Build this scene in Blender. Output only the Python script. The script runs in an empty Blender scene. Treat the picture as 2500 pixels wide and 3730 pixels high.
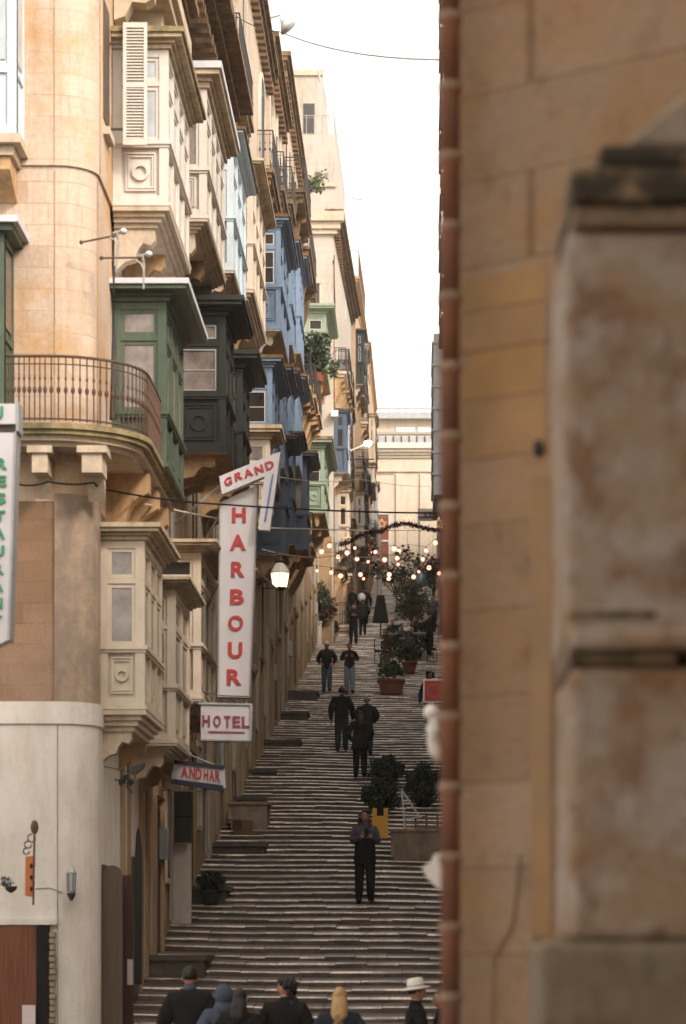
import bpy, math, random
from mathutils import Vector, Matrix
random.seed(7)
F=6000.0; CX=950.0; CY=2180.0
C=bpy.data.collections.new('street'); bpy.context.scene.collection.children.link(C)
OFF={}
def W(x,y,d): return Vector(((x-CX)*d/F, d, (CY-y)*d/F))
def zz(y,d): return (CY-y)*d/F
def xx(x,d): return (x-CX)*d/F
def hs(d):
    if d<32.47: return -1.9
    if d>167: return .86+.19*120
    return .86+.19*(d-47)
# ---------------------------------------------------------------- materials
def newmat(name):
    m=bpy.data.materials.new(name); m.use_nodes=True
    nt=m.node_tree; b=nt.nodes['Principled BSDF']; return m,nt,b
def N(nt,t,**k):
    n=nt.nodes.new(t)
    for a,v in k.items(): setattr(n,a,v)
    return n
def pos_uv(nt,su=1,sz=1):
    g=N(nt,'ShaderNodeNewGeometry'); s=N(nt,'ShaderNodeSeparateXYZ'); nt.links.new(g.outputs['Position'],s.inputs[0])
    a=N(nt,'ShaderNodeMath',operation='ADD'); nt.links.new(s.outputs[0],a.inputs[0]); nt.links.new(s.outputs[1],a.inputs[1])
    c=N(nt,'ShaderNodeCombineXYZ'); nt.links.new(a.outputs[0],c.inputs[0]); nt.links.new(s.outputs[2],c.inputs[1])
    return g,s,c
def noise(nt,vec,scale,detail=4,rough=.6,mapscale=None):
    n=N(nt,'ShaderNodeTexNoise'); n.inputs['Scale'].default_value=scale; n.inputs['Detail'].default_value=detail; n.inputs['Roughness'].default_value=rough
    if mapscale:
        mp=N(nt,'ShaderNodeMapping'); mp.inputs['Scale'].default_value=mapscale; nt.links.new(vec,mp.inputs[0]); vec=mp.outputs[0]
    nt.links.new(vec,n.inputs['Vector']); return n.outputs[0]
def ramp(nt,f,a,b,ca=(0,0,0,1),cb=(1,1,1,1)):
    r=N(nt,'ShaderNodeValToRGB'); r.color_ramp.elements[0].position=a; r.color_ramp.elements[1].position=b
    r.color_ramp.elements[0].color=ca; r.color_ramp.elements[1].color=cb
    nt.links.new(f,r.inputs[0]); return r.outputs[0]
def mix(nt,fac,a,b,mode='MIX'):
    m=N(nt,'ShaderNodeMixRGB',blend_type=mode)
    for i,v in ((0,fac),(1,a),(2,b)):
        if isinstance(v,(int,float)): m.inputs[i].default_value=v
        elif isinstance(v,tuple): m.inputs[i].default_value=(*v,1) if len(v)==3 else v
        else: nt.links.new(v,m.inputs[i])
    return m.outputs[0]
def bump(nt,b,h,st=.3,dist=.02):
    n=N(nt,'ShaderNodeBump'); n.inputs['Strength'].default_value=st; n.inputs['Distance'].default_value=dist
    nt.links.new(h,n.inputs['Height']); nt.links.new(n.outputs[0],b.inputs['Normal'])
def stone(name,c1,c2,ochre=None,oam=.5,dirt=(.12,.08,.05),dam=.4,row=.27,bw=.6,mortar=None,mam=.7,rough=.9,noff=0.,msize=.008):
    m,nt,b=newmat(name); g,s,c=pos_uv(nt)
    br=N(nt,'ShaderNodeTexBrick'); br.offset=.5
    br.inputs['Color1'].default_value=(*c1,1); br.inputs['Color2'].default_value=(*c2,1)
    mo=mortar or tuple(v*.55 for v in c1); br.inputs['Mortar'].default_value=(*mo,1)
    br.inputs['Scale'].default_value=1; br.inputs['Mortar Size'].default_value=msize; br.inputs['Mortar Smooth'].default_value=.35
    br.inputs['Brick Width'].default_value=bw; br.inputs['Row Height'].default_value=row; br.inputs['Bias'].default_value=-.1
    wob=noise(nt,c.outputs[0],3,2); wv=N(nt,'ShaderNodeVectorMath',operation='MULTIPLY_ADD'); cc=N(nt,'ShaderNodeCombineXYZ'); nt.links.new(wob,cc.inputs[0]); nt.links.new(wob,cc.inputs[1])
    nt.links.new(cc.outputs[0],wv.inputs[0]); wv.inputs[1].default_value=(.03,.03,0); nt.links.new(c.outputs[0],wv.inputs[2]); nt.links.new(wv.outputs[0],br.inputs['Vector'])
    P=g.outputs['Position']
    base=tuple((a+bb)/2 for a,bb in zip(c1,c2))
    jn=ramp(nt,noise(nt,P,.9,3,mapscale=(1,1,1)),.35,.62)
    col=mix(nt,mix(nt,1.0,jn,(mam,)*3,'MULTIPLY'),base,br.outputs[0])
    if ochre: col=mix(nt,mix(nt,1.,ramp(nt,noise(nt,P,.55,5,.65,mapscale=(1,1,1.3)),.47,.6),(oam,)*3,'MULTIPLY'),col,ochre)
    st=ramp(nt,noise(nt,P,1.6,6,.7,mapscale=(1.6,1.6,.28)),.5,.72)
    col=mix(nt,mix(nt,1.,st,(dam,)*3,'MULTIPLY'),col,dirt)
    fn=noise(nt,P,28,4,.7); col=mix(nt,.35,col,mix(nt,1.,col,ramp(nt,fn,.3,.75,(.55,.55,.55,1),(1.35,1.35,1.35,1)),'MULTIPLY'))
    nt.links.new(col,b.inputs['Base Color']); b.inputs['Roughness'].default_value=rough
    hh=mix(nt,.5,br.outputs['Fac'],fn); iv=N(nt,'ShaderNodeInvert'); nt.links.new(hh,iv.inputs['Color']); bump(nt,b,iv.outputs[0],.35,.012)
    return m
def plain(name,c,rough=.6,var=.25,scale=6,metal=0,spec=.4,dirt=None,dam=.3,bst=.15,stretch=(1,1,1)):
    m,nt,b=newmat(name); g=N(nt,'ShaderNodeNewGeometry'); P=g.outputs['Position']
    n=noise(nt,P,scale,5,.65,mapscale=stretch)
    col=mix(nt,1.,c,ramp(nt,n,.25,.8,(1-var,)*3+(1,),(1+var*.7,)*3+(1,)),'MULTIPLY')
    if dirt:
        col=mix(nt,mix(nt,1.,ramp(nt,noise(nt,P,2.2,6,.7,mapscale=(1.5,1.5,.4)),.46,.66),(dam,)*3,'MULTIPLY'),col,dirt)
        col=mix(nt,mix(nt,1.,ramp(nt,noise(nt,P,11,5,.75),.58,.66),(dam*.8,)*3,'MULTIPLY'),col,dirt)
    nt.links.new(col,b.inputs['Base Color']); b.inputs['Roughness'].default_value=rough; b.inputs['Metallic'].default_value=metal
    b.inputs['Specular IOR Level'].default_value=spec
    if bst: bump(nt,b,n,bst,.01)
    return m
def emis(name,c,s):
    m,nt,b=newmat(name); b.inputs['Base Color'].default_value=(*c,1); b.inputs['Emission Color'].default_value=(*c,1); b.inputs['Emission Strength'].default_value=s; return m
M={}
M['pink']=stone('limestone_pink',(.53,.415,.33),(.42,.31,.225),(.44,.265,.13),.95,(.28,.17,.09),.55,mam=.9,bw=.55,row=.28,msize=.007,mortar=(.36,.23,.13))
M['cream']=stone('limestone_cream',(.48,.395,.31),(.40,.32,.24),(.40,.26,.14),.6,(.18,.11,.065),.65,mam=.5)
M['brown']=stone('limestone_brown',(.235,.14,.08),(.16,.09,.05),(.25,.16,.11),.8,(.11,.075,.055),.8,mam=.9)  # brown stone, its albedo lowered further to hold the shade there
M['street']=stone('limestone_street',(.37,.255,.145),(.29,.195,.105),(.27,.155,.07),.6,(.09,.065,.045),.75,mam=.5)
M['grey']=stone('limestone_grey',(.47,.41,.36),(.39,.34,.29),(.42,.33,.24),.4,(.17,.14,.12),.5,mam=.5)
def blotch(name,base,cols,joint=True,sc=1.):
    m,nt,b=newmat(name); g,s,c=pos_uv(nt); P=g.outputs['Position']; col=base
    col=mix(nt,0.,base,base)
    for i,(c2,lo,hi,am,k) in enumerate(cols):
        col=mix(nt,mix(nt,1.,ramp(nt,noise(nt,P,k*sc,5,.6,mapscale=(1+.37*i,1.,1.3-.2*i)),lo,hi),(am,)*3,'MULTIPLY'),col,c2)
    if joint:
        br=N(nt,'ShaderNodeTexBrick'); br.inputs['Color1'].default_value=(1,1,1,1); br.inputs['Color2'].default_value=(.80,.78,.74,1); br.inputs['Mortar'].default_value=(.55,.5,.45,1)
        for kk,v in (('Scale',1),('Mortar Size',.007),('Mortar Smooth',.6),('Brick Width',.62),('Row Height',.345),('Bias',0)): br.inputs[kk].default_value=v
        nt.links.new(c.outputs[0],br.inputs['Vector']); col=mix(nt,.9,col,mix(nt,1.,col,br.outputs[0],'MULTIPLY'))
    fn=noise(nt,P,40,4,.7); col=mix(nt,.3,col,mix(nt,1.,col,ramp(nt,fn,.3,.75,(.5,.5,.5,1),(1.4,1.4,1.4,1)),'MULTIPLY'))
    nt.links.new(col,b.inputs['Base Color']); b.inputs['Roughness'].default_value=.92; bump(nt,b,noise(nt,P,9,6,.7),.6,.02); return m
M['near']=stone('limestone_near',(.255,.170,.112),(.30,.205,.14),(.26,.145,.06),.7,(.12,.09,.065),.5,row=.29,bw=.66,mam=.8,msize=.007,mortar=(.19,.115,.06))
M['ochre']=plain('ochre_block',(.35,.195,.08),.9,.3,3,dirt=(.25,.155,.085),dam=.9,bst=.3)
M['ochre2']=plain('tawny_block',(.325,.185,.088),.9,.3,3,dirt=(.25,.16,.095),dam=.9,bst=.3)
M['npanel']=blotch('grey_lilac_render',(.27,.18,.115),(((.33,.275,.24),.44,.62,.9,3.2),((.19,.10,.05),.48,.66,.9,4.6),((.11,.075,.05),.58,.74,.7,8)),False)
M['npl']=blotch('damp_plinth_stone',(.17,.12,.075),(((.20,.16,.12),.5,.68,.8,5.),((.07,.05,.03),.5,.7,.7,7.)),False)
M['hoodm']=blotch('black_crusted_stone',(.035,.025,.014),(((.22,.145,.08),.52,.66,.85,7.),),False)
M['capm']=blotch('half_crusted_stone',(.20,.13,.075),(((.045,.033,.02),.45,.6,.95,6.),((.24,.17,.12),.55,.7,.8,8.)),False)
M['land']=plain('landing_stone',(.095,.072,.055),.9,.4,6,dirt=(.06,.045,.035),dam=.8,bst=.4)
M['tan']=stone('limestone_tan',(.42,.31,.215),(.34,.25,.17),(.38,.23,.11),.6,(.15,.09,.055),.7,mam=.6)
M['nearw']=blotch('limestone_near_wall',(.335,.205,.122),(((.32,.23,.165),.42,.7,.8,1.6),((.35,.185,.075),.5,.72,.8,2.3),((.17,.10,.055),.54,.78,.7,4.5)))
M['gfpale']=stone('limestone_streetpale',(.42,.34,.25),(.34,.265,.19),(.33,.20,.10),.6,(.12,.085,.06),.75,mam=.5)
M['corb']=plain('limestone_carved',(.45,.285,.145),.9,.35,5,dirt=(.12,.07,.03),dam=.55,bst=.4)  # carved limestone; golden bounce light under the balconies is put into its colour
M['corbl']=plain('limestone_pale',(.50,.405,.305),.9,.25,5,dirt=(.2,.13,.07),dam=.35,bst=.3)
M['cornsh']=plain('shaded_dirty_cream',(.47,.37,.255),.8,.2,5,dirt=(.22,.14,.075),dam=.75,bst=.2)  # dirty cream paint, browned to stand in for shade under the cornices
M['eave']=plain('shaded_eave',(.19,.115,.058),.95,.6,4,dirt=(.03,.022,.015),dam=.85,bst=.5)  # streaky stone with the warm brown of shaded undersides put into its colour
M['moss']=plain('mossy_stone',(.28,.215,.11),.95,.5,7,dirt=(.07,.065,.03),dam=.8,bst=.5)
M['plaster']=plain('white_plaster',(.56,.51,.465),.8,.12,2.5,dirt=(.42,.34,.27),dam=.6,bst=.3)
M['plw']=plain('weathered_pilaster',(.28,.205,.145),.9,.45,4,dirt=(.17,.13,.105),dam=.85,bst=.3)
M['white']=plain('white_paint',(.56,.505,.45),.55,.1,5,dirt=(.4,.32,.25),dam=.35)
M['creamp']=plain('cream_paint',(.55,.465,.37),.55,.12,5,dirt=(.33,.24,.15),dam=.4)
M['pale']=plain('pale_blue_paint',(.48,.56,.61),.55,.12,5,dirt=(.3,.3,.28),dam=.3)
M['blue']=plain('blue_paint',(.175,.255,.37),.5,.15,5,dirt=(.10,.13,.18),dam=.4)
M['blued']=plain('shaded_blue_paint',(.06,.085,.13),.5,.2,5)  # darker copy of the blue; shade on the low balconies put into the colour
M['green']=plain('green_paint',(.048,.075,.048),.5,.2,5,dirt=(.13,.14,.09),dam=.5)
M['dgreen']=plain('dark_green_paint',(.011,.013,.010),.5,.3,5,dirt=(.022,.018,.011),dam=.4)
M['mint']=plain('mint_paint',(.26,.335,.25),.55,.15,5,dirt=(.2,.22,.13),dam=.5)
M['greyp']=plain('grey_paint',(.36,.37,.38),.6,.2,5,dirt=(.2,.2,.2),dam=.4)
M['roofw']=plain('lead_roof',(.50,.50,.53),.6,.15,3)
M['glass']=plain('curtained_glass',(.24,.205,.185),.15,.75,2.2,spec=.6,bst=0)
M['glassb']=plain('pale_curtained_glass',(.40,.42,.45),.2,.3,3,spec=.6,bst=0)
M['glassd']=plain('dark_glass',(.03,.025,.022),.12,.5,3,spec=.6,bst=0)
M['iron']=plain('black_iron',(.025,.022,.022),.6,.3,20,bst=.1)
M['rust']=plain('rusty_iron',(.10,.055,.035),.8,.5,20,bst=.1)
M['gal']=plain('galvanised_steel',(.33,.30,.27),.5,.2,20,metal=.3,bst=0)
M['signw']=plain('white_acrylic',(.54,.515,.54),.35,.08,2,dirt=(.42,.36,.33),dam=.35,bst=0)
M['red']=plain('red_letter',(.42,.035,.03),.5,.2,8,bst=0)
M['maroon']=plain('maroon_letter',(.25,.04,.07),.5,.2,8,bst=0)
M['navy']=plain('navy_trim',(.012,.014,.035),.5,.2,8,bst=0)
M['sblue']=plain('blue_tube',(.09,.14,.34),.4,.1,8,bst=0)
M['sgreen']=plain('green_letter',(.03,.22,.10),.5,.1,8,bst=0)
M['wood']=plain('red_brown_boards',(.145,.045,.017),.55,.75,3,spec=.3,bst=.2,stretch=(14,14,.5))
M['wooddk']=plain('dark_brown_door',(.048,.017,.010),.5,.4,4,bst=.2,stretch=(10,10,.6))
M['woodmid']=plain('worn_brown_door',(.075,.042,.022),.5,.5,4,bst=.2,stretch=(10,10,.6))
M['terra']=plain('terracotta',(.23,.075,.04),.85,.3,6,dirt=(.1,.055,.04),dam=.5,bst=.2)
M['pipe']=plain('terracotta_pipe',(.255,.10,.052),.8,.25,5,dirt=(.19,.10,.075),dam=.6,bst=.2)
M['mort']=plain('pipe_mortar',(.26,.17,.115),.95,.3,12,bst=.3)
M['orange']=plain('orange_sign',(.42,.12,.03),.6,.2,6,bst=0)
M['yellow']=plain('yellow_plastic',(.60,.30,.01),.45,.12,6,bst=0)
M['paper']=plain('paper_notice',(.50,.42,.41),.8,.1,10,bst=0)
M['card']=plain('cardboard',(.17,.085,.035),.9,.25,8)
M['leaf']=plain('leaf_dark',(.016,.030,.012),.6,.5,8,bst=0)
M['leaf2']=plain('leaf_mid',(.045,.075,.025),.6,.5,8,bst=0)
M['leaf3']=plain('leaf_olive',(.10,.12,.045),.6,.4,8,bst=0)
M['leafr']=plain('leaf_russet',(.12,.055,.030),.7,.4,8,bst=0)
M['fir']=plain('fir_needles',(.009,.014,.009),.7,.5,8,bst=0)
M['bark']=plain('bark',(.06,.04,.025),.9,.4,12)
M['skin']=plain('skin',(.36,.17,.105),.55,.1,20,bst=0)
M['lip']=plain('lips',(.22,.06,.05),.5,.1,20,bst=0)
M['eye']=plain('eye_dark',(.01,.008,.008),.3,.1,20,bst=0)
M['hairk']=plain('dark_hair',(.010,.007,.006),.6,.4,60,bst=.2)
M['hairb']=plain('blond_hair',(.42,.25,.11),.6,.4,60,bst=.2)
M['hairr']=plain('brown_hair',(.045,.02,.012),.6,.4,60,bst=.2)
M['hairg']=plain('grey_hair',(.28,.26,.24),.7,.3,60,bst=.2)
M['black']=plain('black_cloth',(.014,.0125,.012),.9,.4,9,spec=.1,bst=.4)
M['jean']=plain('blue_denim',(.06,.085,.13),.9,.3,9,spec=.1,bst=.3)
M['jeanl']=plain('light_denim',(.20,.25,.31),.9,.25,9,spec=.1,bst=.3)
M['jeand']=plain('dark_denim',(.022,.026,.038),.9,.3,9,spec=.1,bst=.3)
M['bluej']=plain('navy_jacket',(.020,.028,.075),.85,.3,9,spec=.15,bst=.3)
M['slate']=plain('slate_hood',(.06,.072,.10),.9,.25,9,spec=.1,bst=.3)
M['plaid']=plain('grey_plaid',(.09,.085,.11),.9,.8,14,spec=.1,bst=.3)
M['coatb']=plain('brown_black_coat',(.018,.013,.011),.9,.4,9,spec=.1,bst=.4)
M['beanie']=plain('white_knit',(.55,.55,.57),.9,.1,30)
M['straw']=plain('white_straw',(.68,.63,.55),.8,.15,40)
M['offw']=plain('offwhite_enamel',(.72,.67,.62),.4,.08,5,bst=0)
M['bulb']=emis('warm_bulb',(1,.36,.24),1.1)
M['lamp']=emis('lantern_glow',(1,.72,.42),.9)
M['lampw']=emis('cold_lamp',(.9,.9,1),22)
M['star']=emis('gold_star',(1,.62,.3),.55)
M['ground']=plain('street_ground',(.11,.09,.075),.85,.4,3,bst=.2)
def step_mat(name,c,dirt,dam,rough,sc=1.,nm=(1,.8,6),lo=.38,hi=.64):
    m,nt,b=newmat(name); g,s,c3=pos_uv(nt); P=g.outputs['Position']
    oi=N(nt,'ShaderNodeTexNoise'); 
    n=noise(nt,P,2.0*sc,6,.7,mapscale=nm); n2=noise(nt,P,14,4,.7)
    # stone-to-stone difference along each step
    v=N(nt,'ShaderNodeTexVoronoi'); v.feature='F1'; v.inputs['Scale'].default_value=1.0; mp=N(nt,'ShaderNodeMapping'); mp.inputs['Scale'].default_value=(2.1,1.4,0)
    nt.links.new(P,mp.inputs[0]); nt.links.new(mp.outputs[0],v.inputs['Vector'])
    col=mix(nt,1.,c,ramp(nt,n2,.25,.8,(.55,.55,.55,1),(1.3,1.3,1.3,1)),'MULTIPLY')
    bwn=N(nt,'ShaderNodeRGBToBW'); nt.links.new(v.outputs['Color'],bwn.inputs[0]); col=mix(nt,.42,col,mix(nt,1.,col,ramp(nt,bwn.outputs[0],.15,.85,(.35,.33,.32,1),(1.4,1.4,1.4,1)),'MULTIPLY'))
    col=mix(nt,mix(nt,1.,ramp(nt,n,lo,hi),(dam,)*3,'MULTIPLY'),col,dirt)
    nt.links.new(col,b.inputs['Base Color']); b.inputs['Roughness'].default_value=rough
    bump(nt,b,n2,.3,.01); return m
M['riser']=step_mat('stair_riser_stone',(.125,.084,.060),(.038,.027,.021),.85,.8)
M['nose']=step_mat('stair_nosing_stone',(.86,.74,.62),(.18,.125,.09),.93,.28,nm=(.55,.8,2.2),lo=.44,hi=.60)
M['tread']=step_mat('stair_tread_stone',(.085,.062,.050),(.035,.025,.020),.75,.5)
# ---------------------------------------------------------------- mesh builder
class MB:
    def __init__(s): s.v=[]; s.f=[]; s.m=[]
    def add(s,vs,fs,mi=0):
        n=len(s.v); s.v+= [tuple(v) for v in vs]; s.f+=[tuple(i+n for i in f) for f in fs]; s.m+=[mi]*len(fs); return s
    def box(s,x0,x1,y0,y1,z0,z1,mi=0):
        if x0>x1:x0,x1=x1,x0
        if y0>y1:y0,y1=y1,y0
        if z0>z1:z0,z1=z1,z0
        vs=[(x0,y0,z0),(x1,y0,z0),(x1,y1,z0),(x0,y1,z0),(x0,y0,z1),(x1,y0,z1),(x1,y1,z1),(x0,y1,z1)]
        return s.add(vs,[(3,2,1,0),(4,5,6,7),(0,1,5,4),(1,2,6,5),(2,3,7,6),(3,0,4,7)],mi)
    def prism(s,poly,fn,a,b,mi=0):
        n=len(poly); vs=[fn(p,a) for p in poly]+[fn(p,b) for p in poly]
        fs=[tuple(range(n)),tuple(range(2*n-1,n-1,-1))]+[(i,i+n,(i+1)%n+n,(i+1)%n) for i in range(n)]
        return s.add(vs,fs,mi)
    def xz(s,poly,y0,y1,mi=0): return s.prism(poly,lambda p,t:(p[0],t,p[1]),y0,y1,mi)
    def xy(s,poly,z0,z1,mi=0): return s.prism(poly,lambda p,t:(p[0],p[1],t),z0,z1,mi)
    def yz(s,poly,x0,x1,mi=0): return s.prism(poly,lambda p,t:(t,p[0],p[1]),x0,x1,mi)
    def tube(s,pts,r,n=6,mi=0,cap=True):
        pts=[Vector(p) for p in pts]; rs=r if isinstance(r,(list,tuple)) else [r]*len(pts)
        base=len(s.v); 
        for i,p in enumerate(pts):
            t=(pts[min(i+1,len(pts)-1)]-pts[max(i-1,0)]); t=t.normalized() if t.length>1e-9 else Vector((0,0,1))
            a=t.cross(Vector((0,0,1))); 
            if a.length<.05: a=t.cross(Vector((0,1,0)))
            a.normalize(); b=t.cross(a)
            for k in range(n):
                w=2*math.pi*k/n; s.v.append(tuple(p+a*math.cos(w)*rs[i]+b*math.sin(w)*rs[i]))
        for i in range(len(pts)-1):
            for k in range(n):
                s.f.append((base+i*n+k,base+i*n+(k+1)%n,base+(i+1)*n+(k+1)%n,base+(i+1)*n+k)); s.m.append(mi)
        if cap:
            s.f.append(tuple(base+k for k in range(n))[::-1]); s.m.append(mi)
            s.f.append(tuple(base+(len(pts)-1)*n+k for k in range(n))); s.m.append(mi)
        return s
    def lathe(s,prof,c,n=16,mi=0,mis=None):
        base=len(s.v); c=Vector(c)
        for (r,z) in prof:
            for k in range(n):
                w=2*math.pi*k/n; s.v.append((c.x+r*math.cos(w),c.y+r*math.sin(w),c.z+z))
        for i in range(len(prof)-1):
            for k in range(n):
                s.f.append((base+i*n+k,base+i*n+(k+1)%n,base+(i+1)*n+(k+1)%n,base+(i+1)*n+k)); s.m.append(mis[i] if mis else mi)
        s.f.append(tuple(base+k for k in range(n))[::-1]); s.m.append(mi)
        s.f.append(tuple(base+(len(prof)-1)*n+k for k in range(n))); s.m.append(mi)
        return s
    def ball(s,c,rx,ry=None,rz=None,n=12,m=8,mi=0,fn=None):
        ry=ry or rx; rz=rz or rx; c=Vector(c); base=len(s.v)
        for i in range(m+1):
            p=math.pi*i/m
            for k in range(n):
                w=2*math.pi*k/n; v=Vector((math.sin(p)*math.cos(w),math.sin(p)*math.sin(w),-math.cos(p)))
                if fn: v=fn(v)
                s.v.append((c.x+v.x*rx,c.y+v.y*ry,c.z+v.z*rz))
        for i in range(m):
            for k in range(n):
                s.f.append((base+i*n+k,base+i*n+(k+1)%n,base+(i+1)*n+(k+1)%n,base+(i+1)*n+k)); s.m.append(mi)
        return s
    def xform(s,mat):
        s.v=[tuple(mat@Vector(v)) for v in s.v]; return s
    def build(s,name,mat,parent=None,smooth=False,local=False):
        off=Vector((0,0,0))
        if parent is not None and not local: off=OFF[parent.name]
        me=bpy.data.meshes.new(name); me.from_pydata([tuple(Vector(v)-off) for v in s.v],[],s.f)
        mats=mat if isinstance(mat,list) else [mat]
        for m in mats: me.materials.append(M[m] if isinstance(m,str) else m)
        me.polygons.foreach_set('material_index',s.m)
        if smooth: me.polygons.foreach_set('use_smooth',[True]*len(s.f))
        me.validate(); me.update()
        o=bpy.data.objects.new(name,me); C.objects.link(o)
        if parent is not None: o.parent=parent
        OFF[o.name]=off
        return o
def tag(o,label=None,cat=None,group=None,kind=None):
    if label: o['label']=label
    if cat: o['category']=cat
    if group: o['group']=group
    if kind: o['kind']=kind
    return o
def thing(name,label,cat,loc=(0,0,0),group=None,rz=0):
    o=bpy.data.objects.new(name,None); C.objects.link(o); o.location=loc; o.rotation_euler=(0,0,rz); o.empty_display_size=.2
    OFF[o.name]=Vector(loc); return tag(o,label,cat,group)
def solo(name,mb,mat,label,cat,loc,group=None,smooth=False):
    """a thing that is one mesh, origin at its base"""
    loc=Vector(loc); mb.v=[tuple(Vector(v)-loc) for v in mb.v]
    o=mb.build(name,mat,None,smooth); o.location=loc; OFF[o.name]=loc
    return tag(o,label,cat,group)
def copy_tree(o,parent=None):
    c=o.copy(); C.objects.link(c); c.parent=parent
    for ch in list(o.children): copy_tree(ch,c)
    return c
def textmesh(s):
    cu=bpy.data.curves.new('t','FONT'); cu.body=s; cu.size=1; cu.offset=.03; cu.resolution_u=4; cu.extrude=.02
    o=bpy.data.objects.new('t',cu); C.objects.link(o); bpy.context.view_layer.update()
    dg=bpy.context.evaluated_depsgraph_get(); me=bpy.data.meshes.new_from_object(o.evaluated_get(dg))
    vs=[tuple(v.co) for v in me.vertices]; fs=[tuple(p.vertices) for p in me.polygons]
    bpy.data.objects.remove(o); bpy.data.curves.remove(cu); bpy.data.meshes.remove(me)
    x0=min(v[0] for v in vs); x1=max(v[0] for v in vs); y0=min(v[1] for v in vs); y1=max(v[1] for v in vs)
    return [((v[0]-x0)/(x1-x0),(v[1]-y0)/(y1-y0),v[2]) for v in vs],fs
def textquad(mb,s,q,d,th=.02,mi=0):
    """letters mapped onto a quad given as TL,TR,BR,BL picture points at depth d"""
    vs,fs=textmesh(s); out=[]
    TL,TR,BR,BL=[W(a,b,d) for a,b in q]
    for u,v,z in vs:
        p=(TL*(1-u)+TR*u)*v+(BL*(1-u)+BR*u)*(1-v); out.append((p.x,p.y-(z/.02)*th/2,p.z))
    mb.add(out,fs,mi)
def letter(o,ch,q,d,m,th=.02):
    mb=MB(); textquad(mb,ch,q,d,th); return mb.build('letter',m,o)
def rq(x0,y0,x1,y1): return [(x0,y0),(x1,y0),(x1,y1),(x0,y1)]
name_dense={10:1,11:1,12:1,20:1}
def foliage(c,rad,n,size,nm=2,clumps=7,seed=0,flat=1.):
    rnd=random.Random(seed); mb=MB(); c=Vector(c)
    dense=name_dense.get(seed); cl=[(Vector((rnd.gauss(0,.5),rnd.gauss(0,.5),rnd.gauss(0,.45))),rnd.uniform(.35,.6)) for _ in range(clumps)]
    for i in range(n):
        cc,cr=cl[rnd.randrange(clumps)]
        d=Vector((rnd.gauss(0,1),rnd.gauss(0,1),rnd.gauss(0,1))).normalized()*cr*(rnd.random()**.4)
        p=cc+d
        if dense:
            q_=Vector((rnd.gauss(0,1),rnd.gauss(0,1),rnd.gauss(0,1))).normalized(); p=q_*(rnd.random()**.35)*(1+.24*math.sin(q_.x*6+seed)*math.sin(q_.z*5+1)+(.25 if rnd.random()<.06 else 0))
        if p.length>1.15: continue
        p=Vector((p.x*rad[0],p.y*rad[1],p.z*rad[2]))+c
        a=Vector((rnd.gauss(0,1),rnd.gauss(0,1),rnd.gauss(0,1))).normalized(); b=a.cross(Vector((rnd.gauss(0,1),rnd.gauss(0,1),rnd.gauss(0,1)))).normalized()
        sz=size*rnd.uniform(.6,1.3); mi=rnd.randrange(nm) if rnd.random()<.35 else min(nm-1,int(cl.index((cc,cr))%nm))
        mb.add([p-a*sz,p+b*sz*.45,p+a*sz,p-b*sz*.45],[(0,1,2,3)],mi)
    return mb
# ---------------------------------------------------------------- setting
g=MB().box(-75,75,-60,262,-2.4,-2.0); tag(g.build('ground','ground'),kind='structure')
g=MB().box(-30,14,-20,34.0,-1.99,-1.9); tag(g.build('road','ground'),kind='structure')
g=MB().box(-60,60,167,260,20,hs(170)-.02); tag(g.build('upper_square','ground'),kind='structure')
mb=MB(); d=32.6; i=0
XL,XR=-4.35,1.45
while d<167:
    run=.66+.08*math.sin(i*1.7)+random.uniform(-.04,.04); rise=.19*run; z0=hs(d)-rise-.01; z1=hs(d)
    xs=[XL]; 
    while xs[-1]<XR: xs.append(min(XR,xs[-1]+random.uniform(.35,.95)))
    zb=hs(d+run)-.19*run*1.0
    for k in range(len(xs)-1):
        jz=random.gauss(0,.005); jy=random.gauss(0,.008); a,b=xs[k]+.004,xs[k+1]-.004
        cs=lambda x: -.012*(x+1.4)+.012*math.sin(x*1.3+i*.11)
        za,zb_=z1+jz+cs(a),z1+jz+cs(b); y=d+jy
        th=.024+random.uniform(-.007,.012); dep=.035
        slope=.072*(run)
        bot=z0-.14
        # riser / worn nosing / gently sloping tread
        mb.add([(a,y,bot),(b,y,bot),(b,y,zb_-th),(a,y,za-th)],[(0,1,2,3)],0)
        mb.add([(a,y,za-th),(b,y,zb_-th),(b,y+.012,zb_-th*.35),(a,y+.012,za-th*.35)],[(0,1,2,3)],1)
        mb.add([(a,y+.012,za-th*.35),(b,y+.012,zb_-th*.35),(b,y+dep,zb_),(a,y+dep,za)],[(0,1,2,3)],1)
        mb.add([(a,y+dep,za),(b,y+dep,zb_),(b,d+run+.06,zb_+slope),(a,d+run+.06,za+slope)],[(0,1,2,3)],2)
        mb.add([(b,y,bot),(b,d+run,bot),(b,d+run+.06,zb_+slope),(b,y+dep,zb_),(b,y,zb_-th)],[(0,1,2,3,4)],0)
        mb.add([(a,y,bot),(a,y,za-th),(a,y+dep,za),(a,d+run+.06,za+slope),(a,d+run,bot)],[(0,1,2,3,4)],0)
    d+=run; i+=1
tag(mb.build('stairs',['riser','nose','tread']),kind='structure')
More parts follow.
